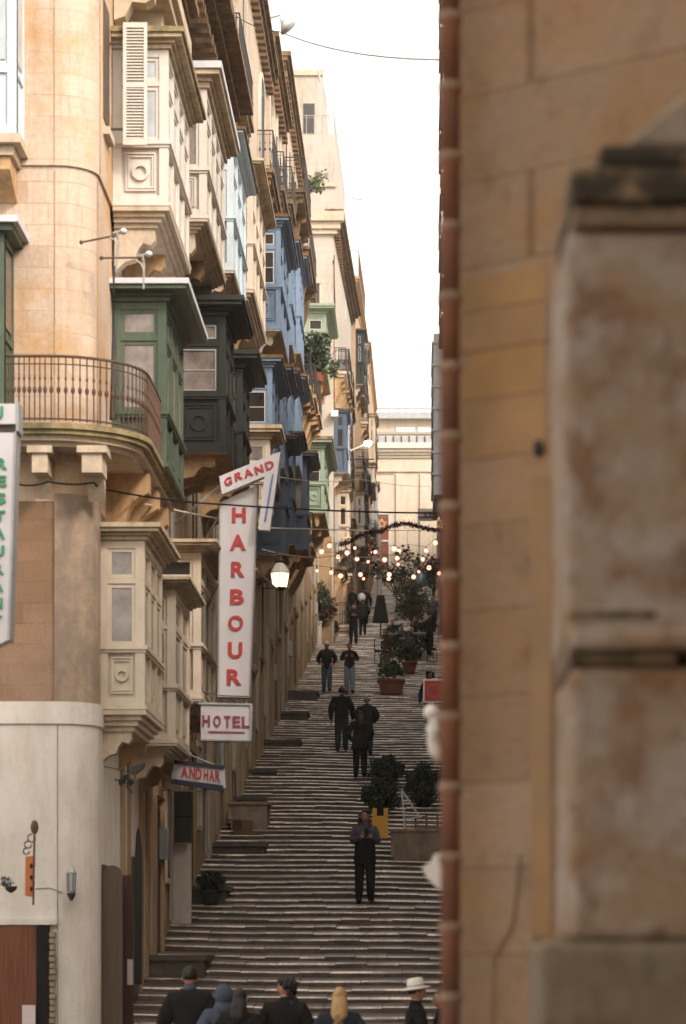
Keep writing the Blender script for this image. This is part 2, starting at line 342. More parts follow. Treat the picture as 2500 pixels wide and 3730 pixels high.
# ---------------------------------------------------------------- building helpers
def wallbox(H,X,Y0,Y1,ztop,mat,Xb=None,zb=-2.0,back=6,name='wall'):
    Xb=X if Xb is None else Xb
    mb=MB(); mb.xy([(X-back,Y0),(X,Y0),(Xb,Y1),(X-back,Y1)],zb,ztop)
    return mb.build(name,mat,H)
def cornice(H,X,Y0,Y1,z,out,h,mat,Xb=None,name='cornice',dent=0):
    Xb=X if Xb is None else Xb
    mb=MB(); n=4
    for k in range(n):
        o=out*((k+1)/n)**1.2; za=z+h*k/n; e=min(.25,o)
        mb.xy([(X-.3,Y0-e),(X+o,Y0-e),(Xb+o,Y1+.002*k),(X-.3,Y1+.002*k)],za,za+h/n-.001*k)
    if dent:
        y=Y0
        while y<Y1:
            mb.box(X,X+out*.6,y,y+dent*.5,z-.16,z+.01); y+=dent
    return mb.build(name,mat,H)
def gallery(H,Xf,Xp,Y0,Y1,z,paint,glass='glass',stonem='corb',nf=3,over=.17,roof=None,label=None,lb='corbl',orn=True,ncorb=3,panes=True):
    top,bt,tr,led,bot,base,cor=z
    mb=MB(); fr=.055
    mb.box(Xf-.05,Xp-fr,Y0+fr,Y1-fr,bot,bt)
    def frame_end(Y,sg):
        # horizontal rails
        hw=.05
        for zc,t in ((bot+.05,.05),(led,.045),(tr,.035),(bt-.05,.05)):
            mb.box(Xf,Xp-.003,Y-sg*0,Y+sg*(fr+.01),zc-t,zc+t)
        for xa in (Xf+.06,Xp-.06): mb.box(xa-.06,xa+.06,Y-sg*.004,Y+sg*(fr+.01),bot-.002,bt+.002)
        for (za,zb_) in ((led+.05,tr-.04),(tr+.04,bt-.1)):
            w0,w1=Xf+.12,Xp-.12
            for (a,b,c_,d_) in ((w0,w0+.05,za,zb_),(w1-.05,w1,za,zb_),(w0+.05,w1-.05,za,za+.05),(w0+.05,w1-.05,zb_-.05,zb_)):
                mb.box(a,b,Y+sg*.018,Y+sg*(fr+.01),c_,d_)
    frame_end(Y0,1); frame_end(Y1,-1)
    # front frames
    L=Y1-Y0; ys=[Y0+L*k/nf for k in range(nf+1)]
    for zc,t in ((bot+.05,.05),(led,.045),(tr,.035),(bt-.05,.05)): mb.box(Xp-fr-.01,Xp,Y0+.004,Y1-.004,zc-t,zc+t)
    for y in ys:
        yc=min(max(y,Y0+.055),Y1-.055); mb.box(Xp-fr-.01,Xp+.004,yc-.055,yc+.055,bot-.004,bt+.004)
    for k in range(nf):
        a,b=ys[k]+.07,ys[k+1]-.07
        for (za,zb_) in ((led+.05,tr-.04),(tr+.04,bt-.1)):
            for (p,q,c_,d_) in ((a,a+.05,za,zb_),(b-.05,b,za,zb_),(a+.05,b-.05,za,za+.05),(a+.05,b-.05,zb_-.05,zb_)):
                mb.box(Xp-fr-.01,Xp-.018,p,q,c_,d_)
        h=led-bot-.1
        mb.box(Xp-fr-.01,Xp-.03,a+.1,b-.1,bot+.1+h*.15,bot+.1+h*.8)
    # end-face panel ornament
    zc=(bot+.1+led-.045)/2; hh=(led-.045-bot-.1)/2; xc=(Xf+Xp)/2; hw=(Xp-Xf)/2-.12
    if orn:
        for (s1,yo) in ((.80,.020),(.68,.030)):
            a,b=hw*s1,hh*s1; t=.022
            for (p,q,c_,d_) in ((xc-a,xc+a,zc+b-t,zc+b),(xc-a,xc+a,zc-b,zc-b+t),(xc-a,xc-a+t,zc-b+t,zc+b-t),(xc+a-t,xc+a,zc-b+t,zc+b-t)): mb.box(p,q,Y0+yo,Y0+fr+.01,c_,d_)
        n=20; r1=min(hw,hh)*.46; r0=r1*.66
        for k in range(n):
            w0,w1=2*math.pi*k/n,2*math.pi*(k+1)/n
            mb.xz([(xc+r0*math.cos(w0),zc+r0*math.sin(w0)),(xc+r1*math.cos(w0),zc+r1*math.sin(w0)),(xc+r1*math.cos(w1),zc+r1*math.sin(w1)),(xc+r0*math.cos(w1),zc+r0*math.sin(w1))],Y0+.016,Y0+fr+.01)
    B=mb.build('balcony',paint,H)
    if label: B['label']=label
    mb=MB(); mb.box(Xf+.001,Xp+.045,Y0-.045,Y1+.045,led-.012,led+.045).box(Xf+.001,Xp+.02,Y0-.02,Y1+.02,led-.05,led-.011)
    mb.box(Xf+.001,Xp+.03,Y0-.03,Y1+.03,bot-.05,bot-.005)
    mb.build('sill',paint,B)
    mb=MB(); h=top-bt; 
    for k,(o,a,b) in enumerate(((.05,0,.25),(.10,.252,.45),(over,.452,.68),(over+.04,.682,1.))): mb.box(Xf+.002,Xp+o,Y0-o,Y1+o,bt+.006+h*a,bt+h*b,1 if (roof and k==3) else 0)
    cm='cornsh' if paint in ('white','creamp','corbl') else paint; mb.build('cornice',[cm,roof or cm],B)
    if panes:
        for (za,zb_) in ((led+.1,tr-.09),(tr+.09,bt-.15)):
            if zb_-za<.05: continue
            p=MB().box(Xf+.172,Xp-.172,Y0+.034,Y0+.05,za,zb_).build('window_pane',glass,B)
            if paint in ('blue','dgreen','mint'):
                x0_,x1_=Xf+.165,Xp-.165; t_=.022; q=MB()
                for (e0,e1,e2,e3) in ((x0_,x0_+t_,za,zb_),(x1_-t_,x1_,za,zb_),(x0_+t_,x1_-t_,za,za+t_),(x0_+t_,x1_-t_,zb_-t_,zb_)): q.box(e0,e1,Y0+.012,Y0+.033,e2,e3)
                if zb_-za>.6: q.box(x0_+t_,x1_-t_,Y0+.02,Y0+.033,(za+zb_)/2-.01,(za+zb_)/2+.01)
                q.build('window_frame','white' if paint!='dgreen' else 'greyp',B)
            for k in range(nf): MB().box(Xp-.05,Xp-.034,ys[k]+.122,ys[k+1]-.122,za,zb_).build('window_pane',glass,B)
    # stone base
    mb=MB(); h=bot-.05-base
    if h>.02:
        for k,(o) in enumerate((.02,-.05,-.10,-.16)): 
            mb.box(Xf+.003,Xp+o,Y0-o,Y1+o,bot-.052-h*(k+1)/4,bot-.052-h*k/4-.002)
        mb.build('base_moulding',lb,B)
    if cor<base-.05:
        x1=Xp-.2; w=x1-Xf; hh=base-cor
        prof=[(Xf+.004,base),(x1,base),(x1,base-hh*.28),(x1-w*.10,base-hh*.40),(x1-w*.28,base-hh*.34),(x1-w*.42,base-hh*.5),(x1-w*.5,base-hh*.72),(x1-w*.72,base-hh*.78),(Xf+.004,cor)]
        cw=.22
        for k in range(ncorb):
            yy=Y0+.2+(L-.4-cw)*k/max(1,ncorb-1)
            MB().xz(prof,yy,yy+cw).build('corbel',lb if k==0 else stonem,B)  # nearest corbel pale as if lit, the others in the golden bounce colour
    return B
def railing(mb,pts,h,r=.012,step=.11,orn=True,mi=0):
    """iron railing along base points (list of Vector)"""
    pts=[Vector(p) for p in pts]; up=Vector((0,0,h))
    mb.tube([p+up for p in pts],.02,6,mi); mb.tube([p+Vector((0,0,.06)) for p in pts],.012,4,mi); mb.tube([p+up-Vector((0,0,.1)) for p in pts],.009,4,mi)
    L=0; 
    for a,b in zip(pts[:-1],pts[1:]):
        seg=(b-a).length; n=max(1,int(seg/step))
        for k in range(n):
            p=a.lerp(b,(k+.5)/n); mb.tube([p+Vector((0,0,.03)),p+up],r*.75,4,mi)
            if orn:
                q=p+Vector((0,0,h*.5)); 
                mb.ball(q,.028,.028,.05,6,4,mi); mb.ball(q+Vector((0,0,h*.17)),.018,.018,.03,6,4,mi)
def window(H,X,ya,yb,za,zb,glass='glassd',surr='corbl',arch=False,shut=None):
    """opening on a facade facing +X"""
    mb=MB(); t=.12
    poly=[(ya,za),(yb,za),(yb,zb)]
    if arch:
        r=(yb-ya)/2; poly=[(ya,za),(yb,za)]+[((ya+yb)/2+r*math.cos(w),zb-r+r*math.sin(w)) for w in [math.pi*k/10 for k in range(11)]]
    else: poly=[(ya,za),(yb,za),(yb,zb),(ya,zb)]
    P=MB().yz(poly,X-.05,X+.012).build('window',shut or glass,H)
    cy=(ya+yb)/2; cz=(za+zb)/2; 
    fr=MB(); n=len(poly)
    for k in range(n):
        p,q=poly[k],poly[(k+1)%n]
        def outp(a): 
            dy,dz=a[0]-cy,a[1]-cz; l=math.hypot(dy,dz) or 1; return (a[0]+(t if dy>0 else -t),a[1]+(t*.8 if dz>0 else -t*.8)) if not arch else (a[0]+dy/l*t,a[1]+dz/l*t)
        fr.yz([p,q,outp(q),outp(p)],X-.02,X+.07)
    fr.build('window_frame',surr,P)
    return P
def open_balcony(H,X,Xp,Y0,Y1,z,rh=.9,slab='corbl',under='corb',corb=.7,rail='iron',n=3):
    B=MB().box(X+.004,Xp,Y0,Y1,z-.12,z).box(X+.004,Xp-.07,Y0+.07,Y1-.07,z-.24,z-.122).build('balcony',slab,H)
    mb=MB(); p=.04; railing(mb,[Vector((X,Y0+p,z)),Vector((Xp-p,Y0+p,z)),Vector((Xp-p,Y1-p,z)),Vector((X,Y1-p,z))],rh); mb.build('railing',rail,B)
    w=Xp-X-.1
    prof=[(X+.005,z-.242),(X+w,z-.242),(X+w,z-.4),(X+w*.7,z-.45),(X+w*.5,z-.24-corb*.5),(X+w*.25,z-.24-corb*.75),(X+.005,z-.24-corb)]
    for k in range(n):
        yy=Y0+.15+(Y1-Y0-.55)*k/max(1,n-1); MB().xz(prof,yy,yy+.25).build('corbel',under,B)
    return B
def zl(d,*ys): return [zz(y,d) for y in ys]
# ---------------------------------------------------------------- house 1 : rounded corner house
H1=thing('corner_house','pale limestone corner house with rounded corner and painted white ground floor','house',(-4.4,36,-1.9))
def corner_poly(e=0.,ys=34.2,X=-4.2,r=.5,Yend=41.0,back=-14):
    pts=[(back,ys-e),(X-r,ys-e)]
    for k in range(1,9):
        w=-math.pi/2+math.pi/2*k/8; pts.append((X-r+(r+e)*math.cos(w),ys+r+(r+e)*math.sin(w)))
    return pts+[(X+e,Yend),(back,Yend)]
MB().xy(corner_poly(),5.9,10.27).build('wall','pink',H1)
MB().xy(corner_poly(.035),10.271,14.3).build('wall','pink',H1)
MB().xy(corner_poly(-.01),3.29,5.899).build('wall','brown',H1)['label']='brown stone of the first floor wall, shade added to its colour'
MB().xy(corner_poly(.02),-1.95,3.0).build('wall','plaster',H1)['label']='white plastered ground floor wall'
MB().xy(corner_poly(.05),3.0005,3.288).build('string_course','plaster',H1)
# pilaster on the curve
pp=[]; 
for k in range(0,7):
    w=-math.pi/2+math.pi/2*k/6; pp.append((-4.7+.535*math.cos(w),34.7+.535*math.sin(w)))
inn=[(-4.7+.4*math.cos(-math.pi/2+math.pi/2*k/6),34.7+.4*math.sin(-math.pi/2+math.pi/2*k/6)) for k in range(6,-1,-1)]
MB().xy(pp+inn,3.29,6.0).build('pilaster','plw',H1)
mb=MB()
for w in (-1.571,-.1):
    c_,s_=math.cos(w),math.sin(w); mb.tube([(-4.7+.505*c_,34.7+.505*s_,3.3),(-4.7+.505*c_,34.7+.505*s_,10.2)],.009,5); mb.tube([(-4.7+.54*c_,34.7+.54*s_,10.3),(-4.7+.54*c_,34.7+.54*s_,14.2)],.007,5)
mb.build('joint','corb',H1)
mb=MB(); c_,s_=math.cos(-1.5),math.sin(-1.5); mb.tube([(-4.7+.524*c_,34.7+.524*s_,-1.9),(-4.7+.524*c_,34.7+.524*s_,3.0)],.006,5); mb.tube([(-4.95,34.175,.85),(-4.75,34.175,.86),(-4.6,34.17,.8)],.008,5); mb.build('joint','plw',H1)
# roof cornice
mb=MB()
for k in range(5): e=.25+.13*k; mb.xy(corner_poly(e,Yend=41.6-.002*k),14.301+.13*k,14.43+.13*k-.002)
mb.build('cornice','eave',H1)
# wide stone eave brackets, browned like the shaded eaves
for y in (36.2,37.6,39.0,40.4): MB().xz([(-4.2,14.29),(-3.55,14.29),(-3.55,14.1),(-4.2,13.6)],y,y+.25).build('bracket','eave',H1)
# galleries
d=36.04; gallery(H1,-4.16,-3.4,d,39.4,zl(d,72,113,190,328,462,512,610),'white','glassb',nf=4,over=.2,label='white enclosed balcony beside the louvred shutter',roof='moss',ncorb=3)
d=34.9; gallery(H1,-4.21,-3.606,d,37.35,zl(d,1199,1235,1327,1482,1612,1668,1738),'creamp','glass',nf=3,over=.2,label='cream enclosed balcony just above the white ground floor',ncorb=2)
B=MB().box(-4.15,-3.38,35.9,39.6,13.55,13.75).box(-4.15,-3.46,35.98,39.5,13.4,13.548).build('balcony','corbl',H1)
for y in (36.1,37.3,38.6): MB().xz([(-4.15,13.398),(-3.6,13.398),(-3.6,13.15),(-3.72,13.08),(-3.9,13.1),(-4.0,12.9),(-4.15,12.85)],y,y+.3).build('corbel','corbl',B)
# window and louvred shutter at the corner above
P=MB().box(-4.21,-4.15,34.98,35.6,zz(285,35.3),zz(15,35.3)).build('window','woodmid',H1)
mb=MB(); d=35.72; x0,x1=xx(281,d),xx(336,d); z0,z1=zz(330,d),zz(50,d)
for a,b in ((x0,x0+.045),(x1-.045,x1)): mb.box(a,b,d,d+.04,z0,z1)
zm=(z0+z1)/2-.05
for a,b in ((z0,z0+.08),(zm,zm+.07),(z1-.07,z1)): mb.box(x0+.045,x1-.045,d+.002,d+.038,a,b)
k=z0+.09
while k<z1-.09:
    if not(zm-.02<k<zm+.07): mb.add([(x0+.045,d+.005,k),(x1-.045,d+.005,k),(x1-.045,d+.035,k+.03),(x0+.045,d+.035,k+.03),(x0+.045,d+.005,k-.006),(x1-.045,d+.005,k-.006)],[(0,1,2,3),(4,5,1,0)])
    k+=.042
mb.box(x0+.05,x1-.05,d+.036,d+.04,z0,z1); S=mb.build('shutter','white',H1)
MB().box(-4.2,x0+.02,d+.01,d+.03,z0+.2,z0+.23).build('hinge','iron',S); MB().box(-4.2,x0+.02,d+.01,d+.03,z1-.3,z1-.27).build('hinge','iron',S)
MB().box(-4.2,-4.08,35.0,35.6,zz(290,35.3)-.18,zz(290,35.3)-.08).build('window_sill','corbl',H1)
# curved stone balcony with iron railing and green gallery on top
zs=6.78
def bpath(e):
    r=.5+e; pts=[(-7.5,34.2-e),(-4.7,34.2-e)]
    for k in range(1,11):
        w=-math.pi/2+math.pi/2*k/10; pts.append((-4.7+r*math.cos(w),34.7+r*math.sin(w)))
    return pts+[(-4.2+e,39.1)]
def bslab(mb,e,z0,z1,mi=0,yend=39.1):
    p=bpath(e); p[-1]=(p[-1][0],yend); mb.xy(p+[(-4.25,yend),(-4.25,34.9),(-4.7,34.25),(-7.5,34.25)],z0,z1,mi)
mb=MB(); bslab(mb,.72,zs-.07,zs,0); bslab(mb,.68,zs-.13,zs-.071,0,39.09); bslab(mb,.60,zs-.2,zs-.131,1,39.08); bslab(mb,.50,zs-.26,zs-.201,1,39.07)
Bc=mb.build('curved_balcony',['moss','corbl'],H1)
mb=MB(); p=[Vector((a,b,zs)) for a,b in bpath(.67)][:-1]+[Vector((-4.2+.67,36.3,zs))]; railing(mb,p,.86,step=.066); mb.build('railing','rust',Bc)
for (x,w) in ((93,.2),(212,.26)):
    X=xx(x,33.75); zt=zs-.262
    mb=MB(); mb.box(X-w/2-.06,X+w/2+.06,33.62,34.2,zt-.09,zt); mb.box(X-w/2,X+w/2,33.66,34.2,zt-.34,zt-.091); mb.yz([(34.0,zt-.342),(34.22,zt-.342),(34.22,zt-.62)],X-w/2+.02,X+w/2-.02)
    mb.build('corbel','corbl',Bc)
for (y,) in ((35.6,),(36.9,),(38.3,)):
    zt=zs-.262; prof=[(-4.21,zt),(-3.62,zt),(-3.62,zt-.25),(-3.85,zt-.4),(-4.0,zt-.75),(-4.21,zt-.95)]
    MB().xz(prof,y,y+.3).build('corbel','corb',Bc)
d=36.3; gallery(H1,-4.2,-3.45,d,39.0,[zz(648,d),zz(690,d),zz(772,d),zz(945,d),zs+.01,zs,zs],'green','glass',nf=3,over=.3,roof='roofw',label='green enclosed balcony with grey lead roof standing on the curved balcony',orn=False)
# front-face galleries at the far left of the rounded corner
def front_gallery(H,X0,X1,Yf,Yp,z,paint,glass,roof,label):
    top,bt,led,bot,cor=z
    mb=MB().box(X0,X1-.03,Yp+.03,Yf+.05,bot,bt)
    for x in (X0+.05,(X0+X1)/2,X1-.06): mb.box(x-.06,x+.06,Yp,Yp+.1,bot+.002,bt-.002)
    mb.box(X1-.08,X1,Yp+.004,Yp+.12,bot,bt).box(X1-.08,X1,Yf-.1,Yf,bot,bt)
    for zc in (bot+.06,led,bt-.06): mb.box(X0+.01,X1-.003,Yp-.003,Yf-.01,zc-.05,zc+.05)
    B=mb.build('balcony',paint,H); B['label']=label
    MB().box(X0+.15,X1-.15,Yp+.012,Yp+.026,led+.12,bt-.15).build('window_pane',glass,B)
    MB().box(X1-.022,X1-.01,Yp+.16,Yf-.14,led+.12,bt-.15).build('window_pane',glass,B)
    MB().box(X0-.1,X1+.12,Yp-.12,Yf,bt+.001,(bt+top)/2).box(X0-.1,X1+.2,Yp-.2,Yf,(bt+top)/2+.001,top,1).build('cornice',[paint,roof],B)
    MB().box(X0,X1+.05,Yp-.05,Yf,bot-.12,bot-.002).box(X0,X1-.05,Yp+.05,Yf,bot-.25,bot-.122).build('base_moulding','corbl',B)
    MB().yz([(Yf,bot-.252),(Yp+.1,bot-.252),(Yp+.1,bot-.42),(Yp+.35,bot-.55),(Yf,cor)],X1-.35,X1-.1).build('corbel','corb',B)
front_gallery(H1,-7,xx(38,33.5),34.2,33.5,[13.3,13.0,zz(155,33.5),zz(305,33.5),zz(430,33.5)],'pale','glassb','moss','pale blue enclosed balcony at the left edge')
front_gallery(H1,-7,xx(10,33.4),34.2,33.4,[zz(500,33.4),zz(530,33.4),zz(760,33.4),zz(935,33.4),zz(940,33.4)],'green','glassd','roofw','green enclosed balcony with pale roof at the left edge')
# ground-floor front door with boards, dark jamb and brick edging
D=MB().box(-6,xx(83,34.1),34.12,34.2,-1.95,zz(2115,34.1)).build('door','wood',H1); D['label']='red brown boarded door at the left edge'
MB().box(xx(83.5,34.1),xx(112,34.1),34.08,34.2,-1.95,zz(2113,34.1)).build('door_frame','black',D)
mb=MB(); z=zz(2130,34.1); X0,X1=xx(113,34.1),xx(127,34.1)
while z>-1.9: mb.box(X0+random.uniform(0,.01),X1-random.uniform(0,.015),34.05,34.185,z-.062,z); z-=.08
mb.build('brick_edging','plw',D)
MB().box(-5.9,-4.66,34.1,34.19,zz(2113,34.1)+.001,zz(2100,34.1)).build('lintel','plaster',D)
# street doors of the corner house (facade facing the stairs)
D=MB().box(-4.25,-4.172,34.95,36.9,-1.95,zz(1975,35)).build('door','wooddk',H1)
mb=MB(); 
poly=[(0,-1.9),(.27,-1.9),(.27,1.05)]+[(.135+.135*math.cos(w),1.05+.13*math.sin(w)) for w in [math.pi*k/8 for k in range(1,8)]]+[(0,1.05)]
poly=[(a+(-4.17),b) for a,b in poly]; mb.xz(poly,34.9,34.95); mb.xz([(a*.6-4.06*.4,b*.97-.02) for a,b in poly],34.89,34.899)
mb.build('door_leaf','woodmid',D)
mb=MB().box(-4.15,xx(305,36),36.0,36.05,-1.9,zz(2000,36)); mb.box(-4.10,-4.01,35.985,35.999,-1.5,zz(2030,36)).box(-3.98,xx(302,36),35.985,35.999,-1.5,zz(2030,36)); mb.build('door_leaf','wooddk',D)
MB().box(xx(291,35.97),xx(304,35.97),35.97,35.98,zz(2250,36),zz(2192,36)).build('notice','paper',D)
P=MB().box(-4.25,-4.14,38.2,39.4,hs(39)-.2,zz(1960,39)).build('door','wooddk',H1)
mb=MB(); d=37.6; mb.xz([(xx(308,d),zz(2250,d)),(xx(324,d),zz(2250,d)),(xx(325,d),zz(1960,d)),(xx(321,d),zz(1905,d)),(xx(316,d),zz(1888,d)),(xx(311,d),zz(1905,d)),(xx(308,d),zz(1960,d))],d,d+.05); mb.build('shutter','dgreen',H1)['label']='narrow pointed dark green shutter standing open'
for (y,w) in ((37.1,.3),(38.0,.15),(39.6,.3),(40.5,.4)): MB().box(-4.21,-4.13,y,y+w,-1.9,3.0).build('pilaster','street',H1)
# ---------------------------------------------------------------- the rest of the left side
def house(name,label,X,Y0,Y1,ztop,mat,Xb=None,gf='street',co=.5,com='eave',zsplit=None):
    H=thing(name,label,'house',(X-1,Y0+1,hs(Y0)))
    gz=(zsplit if zsplit else hs(Y0)+4.6)
    wallbox(H,X,Y0,Y1-.01,gz-.001,gf,Xb); wallbox(H,X+.01,Y0+.002,Y1-.012,ztop,mat,(Xb if Xb is None else Xb+.01),zb=gz)
    cornice(H,X+.01,Y0+.003,Y1-.02,ztop-.02,co,.55,com,(Xb if Xb is None else Xb+.01),dent=.5)
    # street doors and pilasters
    y=Y0+.8; k=0; rnd=random.Random(int(Y0*10))
    while y<Y1-2:
        w=1.1; za=hs(y)-.3; zb=hs(y)+2.5
        D=MB().box(X-.02,X+.03,y,y+w,za,zb).build('door',rnd.choice(['wooddk','dgreen','woodmid','greyp']),H)
        mb=MB().box(X-.01,X+.09,y-.17,y-.002,za,zb+.15).box(X-.01,X+.09,y+w+.002,y+w+.17,za,zb+.15).box(X-.01,X+.11,y-.17,y+w+.17,zb+.152,zb+.32); mb.build('door_frame','street',D)
        if rnd.random()<.8:
            window(H,X+.002,y+1.9,y+2.7,hs(y)+1.4,hs(y)+2.9)
        y+=rnd.uniform(3.4,4.4)
    for yy in (Y0+.05,Y1-.4): MB().box(X-.01,X+.07,yy,yy+.3,-1.5,ztop-.1).build('pilaster',mat,H)
    rnd=random.Random(int(Y0*7)); 
    for k in range(3):
        yy=rnd.uniform(Y0+.5,Y1-.6); mb=MB(); mb.tube([(X+.06,yy,hs(yy)+.2),(X+.06,yy,hs(yy)+4.5),(X+.06,yy+.25,hs(yy)+4.9),(X+.06,yy+.25,ztop-1)],.022 if k else .045,6); mb.build('drainpipe' if k==0 else 'cable','gal' if k==0 else 'rust',H)
    yy=rnd.uniform(Y0+1,Y1-1); MB().box(X,X+.14,yy,yy+.4,hs(yy)+1.5,hs(yy)+2.0).build('meter_box','greyp',H)
    return H
H2=house('limestone_house','limestone house with white and black-green balconies behind the corner house',-4.2,41.0,47.3,16.5,'cream',co=.9)
d=42.05; gallery(H2,-4.19,-3.35,d,46.0,zl(d,150,202,262,388,492,525,640),'white','glass',nf=4,over=.22,label='white enclosed balcony behind the topmost white one',roof='roofw',stonem='eave')
d=45.2; gallery(H2,-4.19,-3.27,d,47.2,zl(d,684,722,785,905,1028,1040,1100),'dgreen','glass',nf=2,over=.3,label='black green enclosed balcony with two pale panes',lb='corb')
d=38.2; gallery(H1,-4.21,-3.5,d,40.6,zl(d,1322,1347,1432,1570,1690,1722,1792),'creamp','glassd',nf=2,over=.2,label='smaller cream enclosed balcony right behind the lowest one',ncorb=2)
d=41.5; gallery(H2,-4.19,-3.4,d,44.6,zl(d,1237,1262,1325,1475,1590,1615,1680),'creamp','glassd',nf=3,over=.25,label='weathered cream enclosed balcony left of the tall sign')
H3=house('limestone_house','limestone house with the pale blue balcony and a very dark balcony below it',-4.2,47.3,53.2,16.6,'cream',co=.9)
d=48.9; gallery(H3,-4.19,-3.4,d,52.6,zl(d,297,319,383,498,612,640,690),'pale','glassb',nf=3,over=.2,label='pale blue enclosed balcony',roof='eave')
d=51.0; gallery(H3,-4.19,-3.36,d,53.1,zl(d,806,842,905,985,1090,1100,1180),'dgreen','glassd',nf=2,over=.3,label='almost black enclosed balcony',lb='corb')
H4=house('limestone_house','limestone house with cream balcony and iron railing high up, before the blue balconies',-4.2,53.2,61.0,22.6,'cream',co=.6)
d=54.8; gallery(H4,-4.19,-3.4,d,59.4,zl(d,368,388,470,556,655,690,770),'creamp','glass',nf=4,over=.2,label='cream enclosed balcony beside the blue ones',stonem='corb')
d=59.8; gallery(H4,-4.19,-3.32,d,60.9,zl(d,975,1004,1060,1100,1150,1165,1230),'creamp','glass',nf=1,over=.25,label='cream enclosed balcony above the slanted sign')
open_balcony(H4,-4.2,-3.7,55.6,60.2,zz(150,56),1.0,corb=1.3,under='eave',slab='moss')
window(H4,-4.19,55.2,56.4,zz(140,56),zz(-40,56),shut='blue')
window(H4,-4.19,57.5,58.6,zz(140,57),zz(-60,57),shut='blue')
H5=house('limestone_house','tall limestone house with rows of blue enclosed balconies and arched top windows',-4.2,61.0,74.0,24.3,'cream',co=.35,gf='gfpale')
H5b=house('limestone_house','limestone house with blue balconies further up, beside the green leafed balcony',-4.2,74.0,82.0,25.4,'cream',co=.35,gf='gfpale')
def bluerow(H,d,base_d,ys,lab,length=4.4,dz=0,paint='blue',g='glassd',cor=True):
    z=[zz(y,base_d)+dz for y in ys]
    gallery(H,-4.19,-3.4,d,d+length,z,paint,g,nf=3,over=.22,label=lab,roof='eave',lb='corbl',stonem='corb')
ysU=(493,519,566,655,748,765,815); ysL=(815,840,885,974,1060,1075,1120)
bluerow(H5,66,66,ysU,'nearest blue enclosed balcony of the upper row')
bluerow(H5,71.6,66,ysU,'blue enclosed balcony of the upper row, second one',2.2,.95)
bluerow(H5b,77.0,66,ysU,'blue enclosed balcony of the upper row, third one',2.8,1.95)
bluerow(H5,62.2,62.2,ysL,'nearest blue enclosed balcony of the lower row',3.6)
bluerow(H5,67.2,62.2,ysL,'blue enclosed balcony of the lower row, second one',2.6,.9)
bluerow(H5,71.2,62.2,ysL,'blue enclosed balcony of the lower row, third one',2.6,1.7)
bluerow(H5b,76.0,62.2,ysL,'blue enclosed balcony of the lower row, fourth one',2.8,2.6)
for k,(dd,HH) in enumerate(((68.5,H5),(72.6,H5b))):
    z0=10.5+.9*k; gallery(H5,-4.19,-3.4,dd,dd+1.8,[z0+3.0,z0+2.8,z0+2.2,z0+1.2,z0,z0-.2,z0-.7],'blued','glassd',nf=2,over=.3,roof='eave',lb='corb',label='low blue enclosed balcony behind the street lantern' if k==0 else 'low blue enclosed balcony deeper in shade')
gallery(H5b,-4.19,-3.3,79.5,81.5,[15.2,14.9,14.3,13.3,12.3,12.2,11.4],'blued','glass',nf=2,over=.3,roof='eave',lb='corb',label='dark blue enclosed balcony beside the mint one')
for yy in (70.0,74.6,78.8): window(H5 if yy<74 else H5b,-4.19,yy,yy+2.0,zz(370,yy+.5),zz(175,yy+.8)-.02*(yy-70),arch=True,shut='blue' if yy<72 else 'glass',surr='creamp')
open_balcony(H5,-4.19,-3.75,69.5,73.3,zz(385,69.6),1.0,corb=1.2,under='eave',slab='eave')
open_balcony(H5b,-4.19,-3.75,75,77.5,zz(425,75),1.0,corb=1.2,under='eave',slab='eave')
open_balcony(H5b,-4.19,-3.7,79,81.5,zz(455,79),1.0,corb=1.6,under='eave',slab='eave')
H6a=house('limestone_house','limestone house with iron railed stone balconies between the blue and the mint ones',-4.2,82.0,97.0,27.6,'cream',co=.3,gf='gfpale')
wallbox(H6a,-4.19,87,96.9,29.1,'cream',zb=27.6,name='roof_storey')
H6=house('limestone_house','lower limestone house with mint green enclosed balconies',-4.2,97.0,112.0,25.1,'cream',co=.3)
d=97.6; gallery(H6,-4.19,-3.4,d,103,zl(d,1000,1024,1048,1106,1168,1178,1235),'mint','glassd',nf=3,over=.3,label='mint green enclosed balcony of the lower floor',roof='moss',lb='corb')
d=99.5; gallery(H6,-4.19,-3.4,d,104,zl(d,697,716,725,758,838,850,900),'mint','glassd',nf=3,over=.3,label='mint green enclosed balcony with leafy plants',roof='mint',lb='corb')
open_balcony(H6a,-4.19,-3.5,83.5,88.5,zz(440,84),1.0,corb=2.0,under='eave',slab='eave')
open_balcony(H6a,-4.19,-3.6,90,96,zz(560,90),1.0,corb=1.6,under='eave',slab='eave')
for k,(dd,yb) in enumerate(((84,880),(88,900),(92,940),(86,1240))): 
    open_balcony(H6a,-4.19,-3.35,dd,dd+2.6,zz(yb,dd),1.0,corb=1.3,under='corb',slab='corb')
H7=house('tall_house','tall grey limestone house with rooftop storeys and a long deep eave',-3.58,112.0,130.0,31.2,'grey',Xb=-3.2,co=.5,com='eave')
wallbox(H7,-3.5,114.0,129,35.6,'grey',Xb=-3.35,zb=31.7,name='roof_storey')
wallbox(H7,-4.15,117.0,127,39.3,'grey',zb=35.6,name='roof_hut')
MB().box(-5.4,-3.42,113.9,114.0,33.3,33.45).build('string_course','corbl',H7); MB().box(-5.5,-4.1,116.9,116.999,39.15,39.4).build('coping','corbl',H7)
P=MB().box(-5.0,-4.5,116.96,116.999,36.2,37.9).build('window','glassd',H7)
